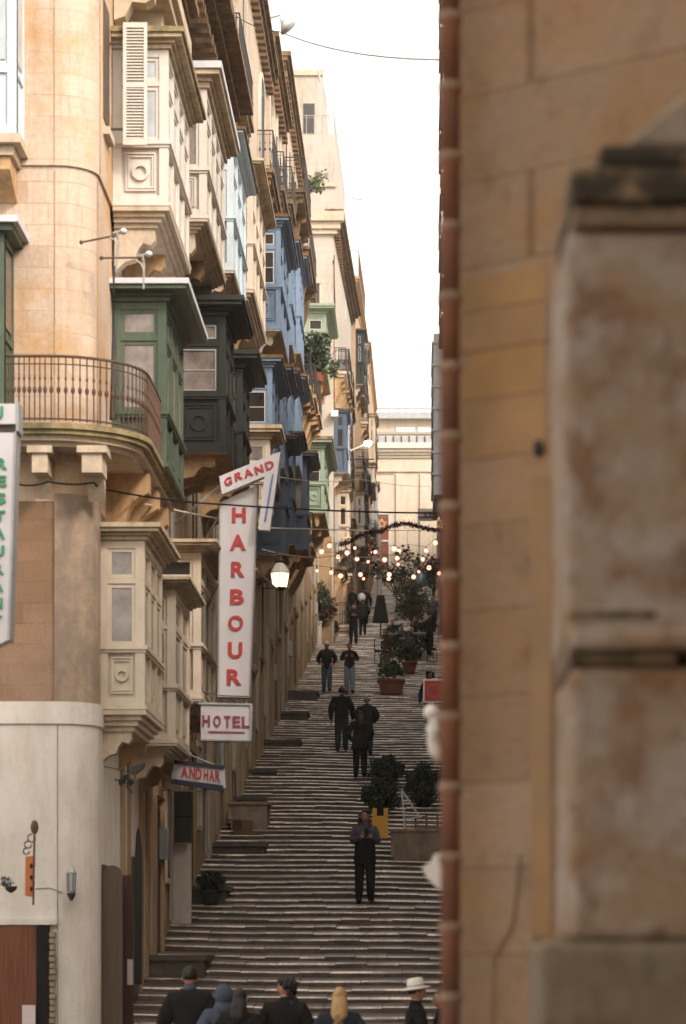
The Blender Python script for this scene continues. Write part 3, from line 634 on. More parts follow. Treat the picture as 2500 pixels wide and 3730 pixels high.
for z in (28.6,25.4): P=MB().box(-4.75,-4.1,111.96,111.999,z-1.1,z).build('window','glassd',H7); MB().box(-4.85,-4.0,111.9,111.999,z+.002,z+.12).box(-4.85,-4.0,111.88,111.999,z-1.22,z-1.102).box(-4.85,-4.752,111.92,111.999,z-1.10,z).box(-4.098,-4.0,111.92,111.999,z-1.10,z).build('window_frame','corbl',P)
mb=MB(); railing(mb,[Vector((-5.6,114.1,35.6)),Vector((-3.55,114.1,35.6)),Vector((-3.4,126,35.6))],.85,r=.022,step=.3,orn=False); mb.build('railing','gal',H7)
mb=MB().box(-5.5,-3.05,111.6,112.0,31.2,31.6).box(-5.5,-3.2,111.75,112.0,30.9,31.198).box(-5.5,-3.35,111.85,112,30.7,30.898); mb.build('cornice','corbl',H7)
MB().tube([(-3.5,112,z) for z in (29.6,29.6)]+[(-3.45,113,27)],.03).build('cable','rust',H7)
for z,l in ((30.9,0),):
    mb=MB().xz([(-3.6,21.0),(-2.95,21.0),(-2.95,21.9),(-3.6,21.9)],126,129).box(-3.6,-2.88,125.9,129.1,20.9,20.998); mb.build('balcony','corbl',H7)
    MB().xz([(-3.6,20.9),(-3.0,20.9),(-3.1,20.3),(-3.6,19.5)],126.1,128.9).build('corbel','corb',H7)
for (dd,z0) in ((118,26.0),(118,22.5),(122,17.5),(118,14.6)): open_balcony(H7,-3.45,-2.95,dd,dd+3,z0+.2,1.0,corb=1.2,under='corb',slab='corbl')
A=MB().box(xx(763,124),xx(790,124),124,124.4,zz(727,124),zz(685,124)).build('air_conditioner','offw',H7)
MB().box(xx(767,124),xx(783,124),123.97,123.999,zz(722,124),zz(690,124)).build('fan_grille','gal',A)
A=MB().box(xx(757,112),xx(773,112),111.6,112.0,zz(955,112),zz(941,112)).build('air_conditioner','offw',H7)
H8=house('limestone_house','narrow limestone house near the top of the stairs with rusty rails',-3.05,130.0,148.0,33.0,'tan',Xb=-2.75,co=.25,com='corb')
gallery(H8,-3.04,-2.62,133,137,[30.9,30.6,30.0,29.2,28.3,28.2,27.6],'greyp','glassd',nf=2,over=.12,label='grey box balcony near the roof')
gallery(H8,-3.04,-2.55,138,143,[25.2,24.9,24.3,23.5,22.6,22.5,21.8],'blued','glassd',nf=2,over=.15,label='dark blue box balcony')
for z0 in (20.6,28.0): open_balcony(H8,-3.0,-2.5,138,142,z0,1.0,corb=.9)
mb=MB(); railing(mb,[Vector((-4.6,131,33.5)),Vector((-2.85,131,33.5)),Vector((-2.7,140,33.5))],1.6,r=.03,step=.8,orn=False); mb.build('railing','rust',H8)
H9=house('limestone_house','last limestone house on the left before the pale building across the top',-2.72,148.0,166.0,34.0,'tan',Xb=-2.62,co=.2,com='corb')
gallery(H9,-2.72,-2.35,150,156,[29.5,29.2,28.6,27.8,27.0,26.9,26.4],'creamp','glassd',nf=2,over=.1)
wallbox(H9,-2.8,150,160,35.6,'corb',zb=34.0,name='roof_storey')
rnd=random.Random(21)
for HH,ys_,xf,xo in ((H7,(113,117.5,122,126.5),-3.5,.52),(H8,(131,134.5,138.5,143),-3.0,.42),(H9,(149.5,154,159),-2.68,.36)):
    for yy in ys_:
        for lv in (3.6,7.4,11.4):
            z=hs(yy)+lv+rnd.uniform(-.5,.5); r_=rnd.random()
            if z>31: continue
            if r_<.45: gallery(HH,xf-.02,xf+xo,yy,yy+2.6,[z+2.7,z+2.5,z+1.9,z+1.0,z,z-.15,z-.7],rnd.choice(['creamp','greyp','wooddk','blued','corbl','dgreen']),'glassd',nf=2,over=.1,roof='eave',orn=False,ncorb=2)
            else: open_balcony(HH,xf,xf+xo,yy,yy+2.8,z,1.0,corb=1.1,under='corb',slab=rnd.choice(['corbl','eave']))
# ---------------------------------------------------------------- building across the top
FB=thing('palace_building','cream classical building with attic gallery closing the street at the top','building',(-1,170,hs(170)))
D0=170.0
def fbx(name,x0,y0,x1,y1,mat,dp=0.,th=.3,parent=None):
    return MB().box(xx(x0,D0),xx(x1,D0),D0-dp,D0-dp+th,zz(y1,D0),zz(y0,D0)).build(name,mat,parent or FB)
fbx('wall',700,1045,1240,1420,'creamp',0,6); fbx('attic_wall',760,950,1200,1012,'creamp',-1.2,4)
fbx('roof',745,937,1220,951,'greyp',-.6,5)
fbx('blind',760,990,1200,1011,'greyp',-1.15,.1)
for k in range(14):
    x=790+k*18.; fbx('post',x,988,x+2.5,1012,'iron',-1.1,.1)
for k in range(12): fbx('roof_railing',790+k*20,930,791+k*20,937,'iron',-.5,.05)
fbx('roof_railing',780,929,1200,930.5,'iron',-.5,.05)
for a,b in ((905,948),(955,1005),(1012,1060)): fbx('skylight',a,968,b,978,'offw',-1.1,.1)
fbx('frame',860,978,1200,984,'gal',-1.1,.2)
for k,(a,b,dp) in enumerate(((1014,1027,.55),(1027.2,1034,.4),(1034.2,1040,.25),(1040.2,1046,.12))): fbx('cornice',700,a,1240,b,'creamp' if k else 'white',dp,.9)
fbx('architrave',700,1072,1240,1078,'creamp',.12,.4)
for a in (905,960,1035): fbx('pilaster',a,1082,a+14,1400,'creamp',.12,.4)
fbx('panel',835,1082,900,1084,'corb',.03,.4)
Dr=fbx('door',838,1180,888,1300,'terra',.06,.3); 
for (a,b,c,e) in ((833,1175,838,1305),(888,1175,893,1305),(833,1171,893,1176),(858,1238,864,1300),(838,1234,888,1238)): fbx('door_frame',a,b,c,e,'white',.12,.3,Dr)
fbx('plinth',700,1322,1240,1328,'white',.2,.5); fbx('plinth',700,1328.5,1240,1420,'greyp',.15,.5)
s=MB().box(xx(955,150),xx(1002,150),150,150.05,zz(1190,150),zz(1165,150)); sg=thing('banner','grey blue banner with red wavy mark hung high at the end of the street','banner',W(978,1190,150)); s.build('cloth','roofw',sg)
mb=MB(); 
for k in range(3):
    x=968+k*11; mb.xz([(xx(x,149.9),zz(1180,150)),(xx(x+9,149.9),zz(1180,150)),(xx(x+4.5,149.9),zz(1171,150))],149.93,149.99,0)
mb.build('emblem','maroon',sg); MB().box(xx(955,149.9),xx(1002,149.9),149.93,149.99,zz(1182.5,150),zz(1180.5,150)).build('stripe','navy',sg)
MB().tube([W(955,1163,150),W(1120,1163,150)],.03).build('rod','iron',sg)
# ---------------------------------------------------------------- right side of the street
HR=thing('right_house','limestone house along the right side of the stairs, mostly hidden by the near wall','house',(2.2,70,hs(70)))
MB().box(1.4,9,37,60,-2,15.5).build('wall','cream',HR); MB().box(1.42,9,60,118,-2,20.5).build('wall','cream',HR)
HC_shade=thing('corner_house','unseen limestone block added behind the near wall to shade the lower corner facade','house',(2.4,24,-1.9))  # added block, hidden from view, that throws shade on the lower corner facade
MB().box(1.6,9,15,33,-2,11.6).build('wall','cream',HC_shade)
HR2=thing('right_house','grey weathered house high on the right side of the stairs, seen as a sliver','house',(2.2,130,hs(130)))
MB().box(1.32,9,118,166,-2,30).build('wall','grey',HR2)
B=MB().box(.82,1.35,120,127,zz(1130,120),zz(785,122)).build('balcony','greyp',HR2)
for k in range(7):
    z=zz(1130,120)+.9+1.0*k; MB().box(.74,1.36,119.92,127,z,z+.09).build('sill','greyp',B)
MB().box(1.1,1.4,119,119.4,hs(119)-.3,zz(1135,119)).build('downpipe','iron',HR2)
for k in range(9):
    d=57+.7*(k%3); z=13.9+1.05*k; Xp=.50+.004*d-.2+.03*(k%2)
    B=MB().box(Xp,1.42,d,d+3,z-.07,z).build('balcony','gal',HR)
    mb=MB(); railing(mb,[Vector((1.4,d+.03,z)),Vector((Xp+.02,d+.03,z)),Vector((Xp+.02,d+2.9,z))],.9,step=.16); mb.build('railing','iron',B)
# ---------------------------------------------------------------- near wall on the right, out of focus
NB=thing('near_building','out of focus brown limestone wall filling the right side','building',(1.5,9,-1.9))
a=Vector((xx(1047,10.6),10.6)); b=Vector((xx(1640,9.9),9.9)); u=(b-a).normalized(); nrm=Vector((u.y,-u.x))
if nrm.y>0: nrm=-nrm
def wp(t,off): p=a+u*t+nrm*off; return (p.x,p.y)
Lw=(b-a).length
MB().xy([wp(0,0),wp(Lw+1.5,0),(6,6.5),(6,14),(a.x+.03,14)],-1.95,9.0).build('wall',M['nearw'],NB)
def nt_(x):   # wall parameter for a picture x
    lo,hi=0,Lw+1
    for _ in range(40):
        m=(lo+hi)/2; p=a+u*m
        if CX+p.x/p.y*F<x: lo=m
        else: hi=m
    return lo
def nbox(name,x0,x1,y0,y1,off,mat,th=.02,parent=None,poly=None):
    t0,t1=nt_(x0),nt_(x1); pm=a+u*(t0+t1)/2; dd=pm.y
    return MB().xy([wp(t0,off),wp(t1,off),wp(t1,-th),wp(t0,-th)],zz(y1,dd),zz(y0,dd)).build(name,mat,parent or NB)
nbox('pilaster',1204,1268,1050,2190,.006,M['nearw'])
for (x0,y0,x1,y1,m) in ((1058,622,1252,700,'ochre'),(1058,703,1250,792,'ochre2'),(1058,796,1246,905,'ochre'),(1060,908,1250,1040,'ochre2'),(1218,1090,1262,2140,'ochre2')):
    nbox('facing_block',x0,x1,y0,y1,.012 if x0>1200 else .004,m)
mb=MB(); pts=[(1190,1950),(1175,2110),(1130,2190),(1128,2360)]
mb.tube([(*wp(nt_(x),.012),zz(y,(a+u*nt_(x)).y)) for x,y in pts],.006,6); mb.build('cable',M['nearw'],NB)
mb=MB(); p=a+u*nt_(1236); mb.ball((p.x+nrm.x*.02,p.y+nrm.y*.02,zz(1025,p.y)),.02,.02,.035); mb.build('hook','iron',NB)
# worn stone pier standing before the wall
PR=thing('stone_pier','worn grey brown stone pier with black crusted cap, blurred at the right edge','pier',(.9,8.3,-1.9))
d=7.9; XR_=xx(1760,d)
def bev(o,w=.012):
    b_=o.modifiers.new('bevel','BEVEL'); b_.width=w; b_.segments=3; return o
def pbx(name,x0,y0,y1,pr,mat,parent=PR,x1=None,w=.012):
    return bev(MB().box(xx(x0,d),XR_ if x1 is None else xx(x1,d),d-pr,d+.75,zz(y1,d),zz(y0,d)).build(name,mat,parent),w)
pbx('shaft',1290,525,1470,0,'npanel',w=.035); pbx('shaft',1302,1520,2150,-.01,'npanel',w=.035)
cp=pbx('cap',1303,386,470,.045,'hoodm',w=.02); pbx('cap_step',1308,472,523,.02,'capm',cp,w=.02); pbx('cap_ledge',1365,334,384,.03,'hoodm',cp,w=.02)
sl=pbx('sill',1300,1440,1488,.04,'npanel',w=.02); pbx('sill_shade',1302,1490,1516,.0,'capm',sl,x1=1548); pbx('shaft_joint',1296,1395,1412,.012,'capm',sl,x1=1500)  # dark strip below the sill stands in for its shadow
pbx('plinth',1232,2152,2700,.03,'npl',w=.03)
mb=MB(); z0=zz(332,d); vs=[(xx(1425,d),d,z0),(XR_,d,z0),(XR_,d+.6,z0),(xx(1425,d),d+.6,z0),(xx(1560,d),d+.05,zz(205,d)),(XR_,d+.05,zz(205,d)),(XR_,d+.5,zz(205,d)),(xx(1560,d),d+.5,zz(205,d))]
mb.add(vs,[(3,2,1,0),(4,5,6,7),(0,1,5,4),(1,2,6,5),(2,3,7,6),(3,0,4,7)]); bev(mb.build('capstone','plw',PR),.02)
# terracotta drainpipe
pc=Vector((xx(1029,10.45),10.45)); r=.0415; seg=160*10.45/F
mb=MB(); z=-2.0; prof=[]; zj=zz(2268,10.45)
z=zj-seg*4
while z<5.6:
    prof=[(r*.93,0),(r*.93,seg*.80),(r*1.0,seg*.82),(r*1.09,seg*.86),(r*1.12,seg*.88),(r*1.16,seg*.92),(r*1.12,seg*.985),(r*.94,seg*1.0)]
    mb.lathe(prof,(pc.x,pc.y,z),20,0,mis=[0,0,0,0,1,1,1]); z+=seg
P=mb.build('drainpipe',['pipe','mort'],NB,True)
# white fittings peeping from behind the pipe
d=14.
o=thing('globe_lamp','white globe lamp on curved white arm beside the terracotta pipe','lamp',W(1004,1740,d))
MB().ball(W(986,1628,d),.043,n=20,m=14).build('globe','offw',o,True)
MB().tube([W(992,1640,d),W(990,1665,d),W(990,1690,d),W(994,1715,d),W(1004,1738,d)],[.034,.040,.036,.036,.02],14).build('arm','offw',o,True)
o=thing('wall_bracket','white angular bracket low beside the terracotta pipe','bracket',W(1004,2030,d))
MB().xz([tuple(W(x,y,d).xz) for x,y in ((965,1982),(985,1968),(992,1952),(1006,1948),(1030,1950),(1030,2040),(1004,2032),(985,2015),(972,2000))],d,d+.05).build('plate','offw',o)
# square red sign with a ring
d=48.; o=thing('hanging_sign','square red sign with white border and ring mark on the right','sign',W(990,1605,d))
MB().box(xx(967,d),xx(1024,d),d,d+.06,zz(1605,d),zz(1551,d)).build('panel','offw',o)
MB().box(xx(970.5,d),xx(1020,d),d-.008,d-.001,zz(1601.5,d),zz(1555,d)).build('face','red',o)
mb=MB(); c=W(992,1578,d); 
for k in range(4,29):
    w0,w1=2*math.pi*k/32,2*math.pi*(k+1)/32; R1,R0=.125,.108
    mb.xz([(c.x+R0*math.cos(w0),c.z+R0*math.sin(w0)),(c.x+R1*math.cos(w0),c.z+R1*math.sin(w0)),(c.x+R1*math.cos(w1),c.z+R1*math.sin(w1)),(c.x+R0*math.cos(w1),c.z+R0*math.sin(w1))],d-.015,d-.009)
mb.build('ring_mark','orange',o); MB().box(xx(1000,d),1.5,d+.02,d+.05,zz(1550,d),zz(1546,d)).build('bracket','iron',o)
# ---------------------------------------------------------------- hotel signs
d=42.0; o=thing('hotel_sign','tall white sign with stacked red letters HARBOUR and slanted GRAND on top','sign',W(540,1590,d))
def polyP(mb,pts,d0,d1,mi=0): mb.xz([tuple(W(x,y,d0).xz) for x,y in pts],d0,d1,mi)
mb=MB(); polyP(mb,[(504,1147),(588,1108),(583,1250),(569,1590),(499,1588)],d,d+.22); mb.build('panel','signw',o)
mb=MB(); polyP(mb,[(501,1146),(504,1145),(501,1590),(497,1590)],d-.02,d+.24); polyP(mb,[(497,1590),(571,1592),(571,1594),(497,1592.5)],d-.02,d+.24); polyP(mb,[(587.5,1108),(590,1107),(571.5,1591),(569.5,1591)],d-.02,d+.24); mb.build('trim','gal',o)
d2=41.75; mb=MB(); polyP(mb,[(501,1088),(641,1031),(635,1070),(604,1088),(507,1129)],d2,d2+.2); polyP(mb,[(641.2,1031),(616,1212),(590,1209),(604.5,1088),(635.3,1070)],d2+.003,d2+.2); mb.build('arrow_panel','signw',o)
mb=MB(); polyP(mb,[(622,1084),(626,1082),(608,1190),(604,1190)],d2-.015,d2-.001); mb.build('blue_stripe','sblue',o)
mb=MB()
for ch,b in zip('HARBOUR',((531,1159,562,1194),(526,1221,562,1257),(529,1283,559,1318),(527,1346,558,1381),(522,1406,556,1441),(522,1467,554,1504),(519,1529,552,1565))): letter(o,ch,rq(*b),d-.012,'red')
for ch,q in zip('GRAND',(((512,1093),(529,1087),(532,1106),(515,1111)),((536,1082),(553,1074),(556,1093),(539,1100)),((556,1075),(574,1068),(580,1085),(560,1093)),((581,1067),(599,1059),(604,1077),(586,1085)),((605,1057),(623,1050),(628,1068),(610,1075)))): letter(o,ch,q,d2-.012,'red')
mb=MB(); mb.tube([W(505,1108,d),W(455,1150,d),W(400,1195,44)],.02); mb.tube([W(505,1170,d),W(440,1290,43.5),W(395,1300,44.5)],.022); mb.tube([W(500,1330,d),W(440,1460,43.8),W(430,1480,44)],.02); mb.tube([W(585,1300,d),W(628,1343,44),W(640,1345,46)],.022); mb.tube([W(499,1585,d),W(430,1580,43)],.02); mb.build('bracket','gal',o)
d=41.0; o=thing('hotel_sign','small white HOTEL sign with underline under the tall sign','sign',W(516,1692,d))
mb=MB(); polyP(mb,[(459,1610),(573,1612),(571,1691),(459,1689)],d,d+.2); mb.build('panel','signw',o)
mb=MB(); polyP(mb,[(455,1604),(576,1607),(576,1611),(455,1609)],d-.03,d+.23); polyP(mb,[(572,1611),(576,1611),(574,1694),(571,1692)],d-.03,d+.23);polyP(mb,[(458,1690),(574,1691.5),(574,1694),(458,1692)],d-.03,d+.23); mb.build('trim','greyp',o)
mb=MB(); xs=(463,488,513,532,553)
for ch,x in zip('HOTEL',xs): letter(o,ch,rq(x,1634+(x-463)*.03,x+(17 if ch!='T' else 14),1660+(x-463)*.03),d-.012,'maroon',.012)
polyP(mb,[(474,1671),(479,1670),(559,1672),(559,1675.5),(479,1674.5)],d-.012,d-.002); mb.build('underline','maroon',o)
MB().tube([W(455,1606,d+.1),W(400,1604,d+1.2)],.02).build('bracket','gal',o)
d=39.8; o=thing('hotel_sign','small tilted white sign with navy edges reading AND HAR, partly hidden by a balcony','sign',W(460,1805,d))
mb=MB(); polyP(mb,[(398,1740),(513,1756),(516,1800),(390,1782)],d,d+.1); mb.build('panel','signw',o)
mb=MB(); polyP(mb,[(398,1736),(512,1749),(512,1758),(398,1745)],d-.03,d+.13); polyP(mb,[(392,1779),(510,1794),(509,1808),(392,1789)],d-.03,d+.13); mb.build('trim','navy',o)
mb=MB()
for ch,(x0,x1) in zip('ANDHAR',((414,430),(433,446),(448,461),(466,476),(478,490),(492,504))):
    y=1750+(x0-414)*.125; letter(o,ch,[(x0,y),(x1,y+1.5),(x1,y+28),(x0,y+26)],d-.012,'red',.012)
MB().tube([W(375,1700,39.9),W(500,1752,39.9)],.012).tube([W(372,1805,39.9),W(470,1808,39.9)],.015).build('bracket','gal',o)
d=27.; o=thing('restaurant_sign','tall white sign with stacked green letters RESTAURANT cut by the left edge','sign',W(-5,1480,d))
mb=MB(); polyP(mb,[(-60,988),(32,988),(17,1462),(-2,1472),(-60,1500)],d,d+.25); mb.build('panel','signw',o)
mb=MB(); polyP(mb,[(32.2,985),(37,985),(22,1462),(17.3,1462)],d-.01,d+.3); mb.build('trim','greyp',o)
mb=MB(); polyP(mb,[(-60,922),(36,922),(36,968),(-60,968)],d+.001,d+.25); mb.build('top_panel','signw',o)
mb=MB(); polyP(mb,[(-60,968.5),(37,968.5),(37,985),(-60,985)],d+.05,d+.2); mb.build('divider','woodmid',o)
mb=MB(); polyP(mb,[(36.2,918),(42,918),(42,984),(36.2,984)],d-.01,d+.3); mb.build('edge','greyp',o)
letter(o,'U',rq(-16,927,7,958),d-.012,'sgreen')
for k,ch in enumerate('RESTAURANT'):
    y=1046+k*40.; x=16-k*1.3; letter(o,ch,rq(x-25,y,x,y+25),d-.012,'sgreen')
# orange hanging sign + iron scroll
d=32.5; o=thing('hanging_sign','narrow orange vertical sign on a scrolled iron bracket at the lower left','sign',W(67,2055,d))
mb=MB(); polyP(mb,[(58,1957),(79,1955),(77,2050),(57,2047)],d,d+.06); mb.build('panel','orange',o)
mb=MB(); 
for y in (1972,1998,2024): polyP(mb,[(71,y),(75,y+6),(71,y+14),(68,y+6)],d-.01,d-.002)
mb.build('mark','black',o)
mb=MB(); mb.tube([W(79,1885,d),W(76,2068,d)],.014); 
for (cx,cy,R) in ((72,1915,9),(64,1930,8),(60,1945,7)): mb.tube([W(cx+R*math.cos(w),cy+R*math.sin(w),d) for w in [k*.6 for k in range(9)]],.011)
mb.ball(W(79,1890,d),.05,.04,.09); mb.build('bracket','rust',o)
o=thing('flower_basket','withered hanging basket beside the orange sign at the left edge','basket',W(15,2030,d))
foliage(W(12,2015,d),(.11,.1,.07),150,.03,2,5,3).build('foliage',['bark','greyp'],o); MB().lathe([(.02,-.08),(.07,-.04),(.08,.0)],W(25,2025,d),12).build('bowl','iron',o)
o=thing('wall_lantern','small unlit grey lantern on the white ground floor wall','lantern',W(160,2050,33.9))
d=33.85; mb=MB(); c=W(160,2040,d); c.y=33.98; mb.lathe([(.02,-.02),(.05,.03),(.055,.30-.05),(.058,.26)],c,8); mb.build('glass_body','greyp',o)
mb=MB(); mb.lathe([(.065,.26),(.055,.29),(.02,.34),(.008,.37)],c,8); mb.build('cap','gal',o)
mb=MB(); 
for k in range(6):
    w=math.pi*2*k/6; mb.tube([(c.x+.052*math.cos(w),c.y+.052*math.sin(w),c.z+.02),(c.x+.06*math.cos(w),c.y+.06*math.sin(w),c.z+.26)],.005,4)
mb.lathe([(.06,.0),(.05,-.03),(.015,-.10)],c,8); mb.box(c.x-.02,c.x+.02,c.y,34.2,c.z+.0,c.z+.04); mb.build('cage','iron',o)
d=33.9
solo('notice_board',MB().box(xx(48,d),xx(78,d),34.0,34.03,zz(2345,d),zz(2297,d)),'paper','pale paper notice on the boarded door at the bottom left','notice',W(60,2345,d))
# iron lantern bracket with plant above the brown doors
o=thing('iron_lantern','old dark iron lantern with scrolls on the wall below the lowest cream balcony','lantern',W(290,1800,35.2))
d=35.2; mb=MB(); mb.tube([W(232,1750,d),W(262,1756,d),W(292,1764,d)],.008); mb.tube([W(262,1780,d),W(300,1795,d),W(310,1775,d),W(296,1760,d)],.012); mb.tube([W(292,1800,d),W(292,1745,d),W(300,1743,d)],.018); mb.tube([W(290,1795,d),W(302,1812,d)],.02); mb.build('bracket','iron',o)
mb=MB(); polyP(mb,[(299,1752),(330,1742),(326,1756),(305,1772)],d,d+.12); mb.build('shade','dgreen',o)
foliage(W(290,1788,d),(.09,.09,.1),120,.03,2,4,5).build('foliage',['leaf','iron'],o)
# boom lights / brackets above green balcony
for k,(x0,y0,x1,y1,px,py,lab) in enumerate(((186,553,272,536,265,600,'left one of the two rusty floodlight arms over the green balcony'),(232,589,330,588,328,640,'right one of the two rusty floodlight arms over the green balcony'))):
    d=34.0; o=thing('floodlight_arm',lab,'light fixture',W(px,py,d),'floodlight arms')
    MB().tube([W(x0,y0,d),W(x1,y1,d)],.013).ball(W(x0,y0,d),.028).build('arm','rust',o)
    MB().tube([W(x1-5,y1-4,d),W(x1-1,y1+16,d),W(px,py+20,d)],[.022,.016,.012]).tube([W(x1-22,y1+4,d),W(x1-8,y1+14,d),W(x1-2,y1+28,d)],.012).tube([W(x1-14,y1-3,d),W(x1+12,y1-8,d)],.02).build('joint','gal',o)
    MB().ball(W(x1+10,y1-8,d),.05,.05,.04).build('lamp_head','roofw',o)
solo('drainpipe',MB().tube([W(260,607,34.6),W(260,800,34.6),W(257,958,34.4)],[.022,.03,.04],10),'iron','dark vertical pole from the curved balcony up beside the green balcony','pole',W(257,960,34.4))
# black board shutter + small things along the facade
d=45.0; o=thing('door_board','tall black board hanging open beside a doorway above the left steps','board',W(417,1925,d)); mb=MB().box(xx(398,d),xx(437,d),d,d+.05,zz(1925,d),zz(1806,d)); mb.build('board','dgreen',o); MB().box(xx(400,d),xx(436,d),d-.012,d-.001,zz(1868,d),zz(1864,d)).build('rail','black',o)
solo('door_surround',MB().box(-4.21,xx(434,d),d+.2,d+.35,hs(d)-.3,zz(1926,d)),'plaster','pale painted jamb under the tall black board','jamb',(-4,d+.3,hs(d)))
# ---------------------------------------------------------------- stoops, boxes
for k,(dd,X1,L,h,lab) in enumerate(((40.7,-3.28,1.6,.36,'dark stone landing nearest the bottom left of the stairs'),(47.6,-3.45,1.5,.3,'stone landing under the clipped bush'),(53.3,-3.08,1.7,.24,'long dark landing below the stone block with the box'),(60.6,-3.5,1.4,.22,'low dark landing above the stone block'),(66.0,-3.55,1.5,.2,'thin landing level with the walking couple'),(72.5,-3.2,1.6,.25,'dark landing beside the back of the man in jeans'),(80.0,-3.3,1.4,.3,'landing at the foot of the pale pilaster'),(86.5,-3.25,1.8,.36,'grey square landing beside the pale pilaster'))):
    z=hs(dd)+h*.9; mb=MB().box(-4.3,X1,dd,dd+L,hs(dd)-.4,z-.09,0); mb.box(-4.3,X1+.04,dd-.04,dd+L+.02,z-.088,z,1)
    solo('stone_landing',mb,['land','land'],lab,'landing',(-4,dd+.5,hs(dd)),'door landings along the left side')
d=56.5; solo('stone_block',MB().box(-3.98,-3.2,d,d+1.2,hs(d)-.3,hs(d)+.55).box(-4.05,-3.16,d-.04,d+1.24,hs(d)+.552,hs(d)+.62),'plw','pale grey stone block at the left wall with a brown box in front','block',(-3.6,d+.5,hs(d)))
o=thing('cardboard_box','brown open box leaning on the stone block','box',(-3.7,d-.3,hs(d)-.05)); MB().box(-3.9,-3.5,d-.32,d-.06,hs(d)-.1,hs(d)+.2).build('carton','card',o); MB().box(-3.92,-3.72,d-.34,d-.325,hs(d)+.0,hs(d)+.21).build('flap','wooddk',o)
# ---------------------------------------------------------------- plants
def potted(name,label,cat,x,yb,d,pot,potw,poth,fol,mats,n,size,seed,taper=.8,potmat='terra',group=None,yoff=0,stem=False):
    base=W(x,yb,d); base.z=hs(d)-.05; o=thing(name,label,cat,base,group)
    if pot=='square':
        mb=MB(); w0=potw/2*taper; w1=potw/2; vs=[(base.x-w0,base.y-w0,base.z),(base.x+w0,base.y-w0,base.z),(base.x+w0,base.y+w0,base.z),(base.x-w0,base.y+w0,base.z),(base.x-w1,base.y-w1,base.z+poth),(base.x+w1,base.y-w1,base.z+poth),(base.x+w1,base.y+w1,base.z+poth),(base.x-w1,base.y+w1,base.z+poth)]
        mb.add(vs,[(3,2,1,0),(4,5,6,7),(0,1,5,4),(1,2,6,5),(2,3,7,6),(3,0,4,7)]); mb.box(base.x-w1-.03,base.x+w1+.03,base.y-w1-.03,base.y+w1+.03,base.z+poth-.07,base.z+poth+.01); mb.build('pot',potmat,o)
    elif pot=='round':
        MB().lathe([(potw*.33,0),(potw*.42,poth*.5),(potw*.5,poth*.86),(potw*.55,poth*.87),(potw*.55,poth)],base,18).build('pot',potmat,o,True)
    c=base+Vector((0,0,poth+fol[2]*.8+yoff))
    foliage(c,fol,n,size,len(mats),9,seed).build('foliage',mats,o)
    mb=MB(); rnd=random.Random(seed)
    for k in range(5):
        e=c+Vector((rnd.uniform(-.6,.6)*fol[0],rnd.uniform(-.5,.5)*fol[1],rnd.uniform(-.2,.6)*fol[2])); m_=base.lerp(e,.5)+Vector((0,0,.1)); mb.tube([base+Vector((0,0,poth*.8)),m_,e],[.02,.014,.006],5)
    mb.build('stem','bark',o); return o
potted('potted_shrub','large square terracotta planter with low green shrub in the middle of the stairs','planter',894,1583,89,'square',.88,.5,(.52,.4,.42),['leaf2','leaf3','leaf'],1500,.07,1)
potted('potted_shrub','round terracotta pot with dark bush behind the large planter','planter',936,1536,97.5,'round',.55,.45,(.55,.45,.62),['leaf','leaf2'],1700,.07,2)
potted('potted_shrub','thin russet leaved shrub between cafe chair and bush','planter',887,1525,98.5,'round',.4,.3,(.42,.35,.85),['leafr','leaf2','bark'],1100,.06,3,potmat='iron')
potted('potted_tree','tall leafy shrub with orange blooms in a cream box planter by the left wall','planter',722,1483,112,'square',.5,1.0,(.85,.6,1.05),['leaf','leaf2','leafr'],3000,.10,4,taper=1.,potmat='creamp')
potted('potted_shrub','trailing dark green plant beside the cream box planter','planter',746,1480,113,'round',.4,.3,(.5,.4,.7),['leaf','leaf2'],1100,.08,44,potmat='terra')
for k,(x,yb,d,rx,rz_,lab) in enumerate(((884,1795,64.,.46,.36,'dark bush furthest up of the three by the right side'),(968,1845,60.5,.50,.48,'broad dark bush beside the pipe at the right side'),(870,1850,59.0,.46,.40,'round clipped dark bush above the yellow stand'))):
    potted('potted_bush',lab,'bush',x,yb,d,'round',.4,.16,(rx,rx*.9,rz_),['fir','leaf','fir','leaf2'],9000,.030,10+k,potmat='black',group='dark bushes at the terrace',yoff=.0)
potted('potted_bush','round dark bush on the landing at the left wall','bush',482,2030,47.2,'round',.35,.30,(.25,.25,.19),['fir','leaf'],4000,.024,20,potmat='iron')
# flowering tree by cafe
def tree(label,x,yb,d,h,rx,rz_,mats,seed,n=3500,size=.09):
    b=W(x,yb,d); b.z=hs(d)-.1; o=thing('small_tree',label,'tree',b); mb=MB(); rnd=random.Random(seed); c=b+Vector((0,0,h))
    mb.tube([b,b+Vector((.05,0,h*.35)),b+Vector((0,0,h*.6))],[.07,.05,.04],7)
    for k in range(7):
        e=c+Vector((rnd.uniform(-.7,.7)*rx,rnd.uniform(-.5,.5)*rx,rnd.uniform(-.5,.7)*rz_)); mb.tube([b+Vector((0,0,h*.5)),b.lerp(e,.7)+Vector((0,0,.15)),e],[.035,.02,.008],5)
    mb.build('trunk','bark',o); foliage(c,(rx,rx*.8,rz_),n,size,len(mats),10,seed).build('crown',mats,o)
tree('russet leaved small tree between the cafe tables and the pole',938,1420,116,1.75,.95,1.05,['leafr','bark','leaf3','leaf2'],31,3000,.075)
tree('olive green small tree behind the white pole',905,1350,135,2.0,1.2,1.2,['leaf3','leaf2'],32,1800)
tree('dark green small tree beside the blue balloons',990,1350,128,2.6,.8,.9,['leaf2','leaf3'],33,1500)
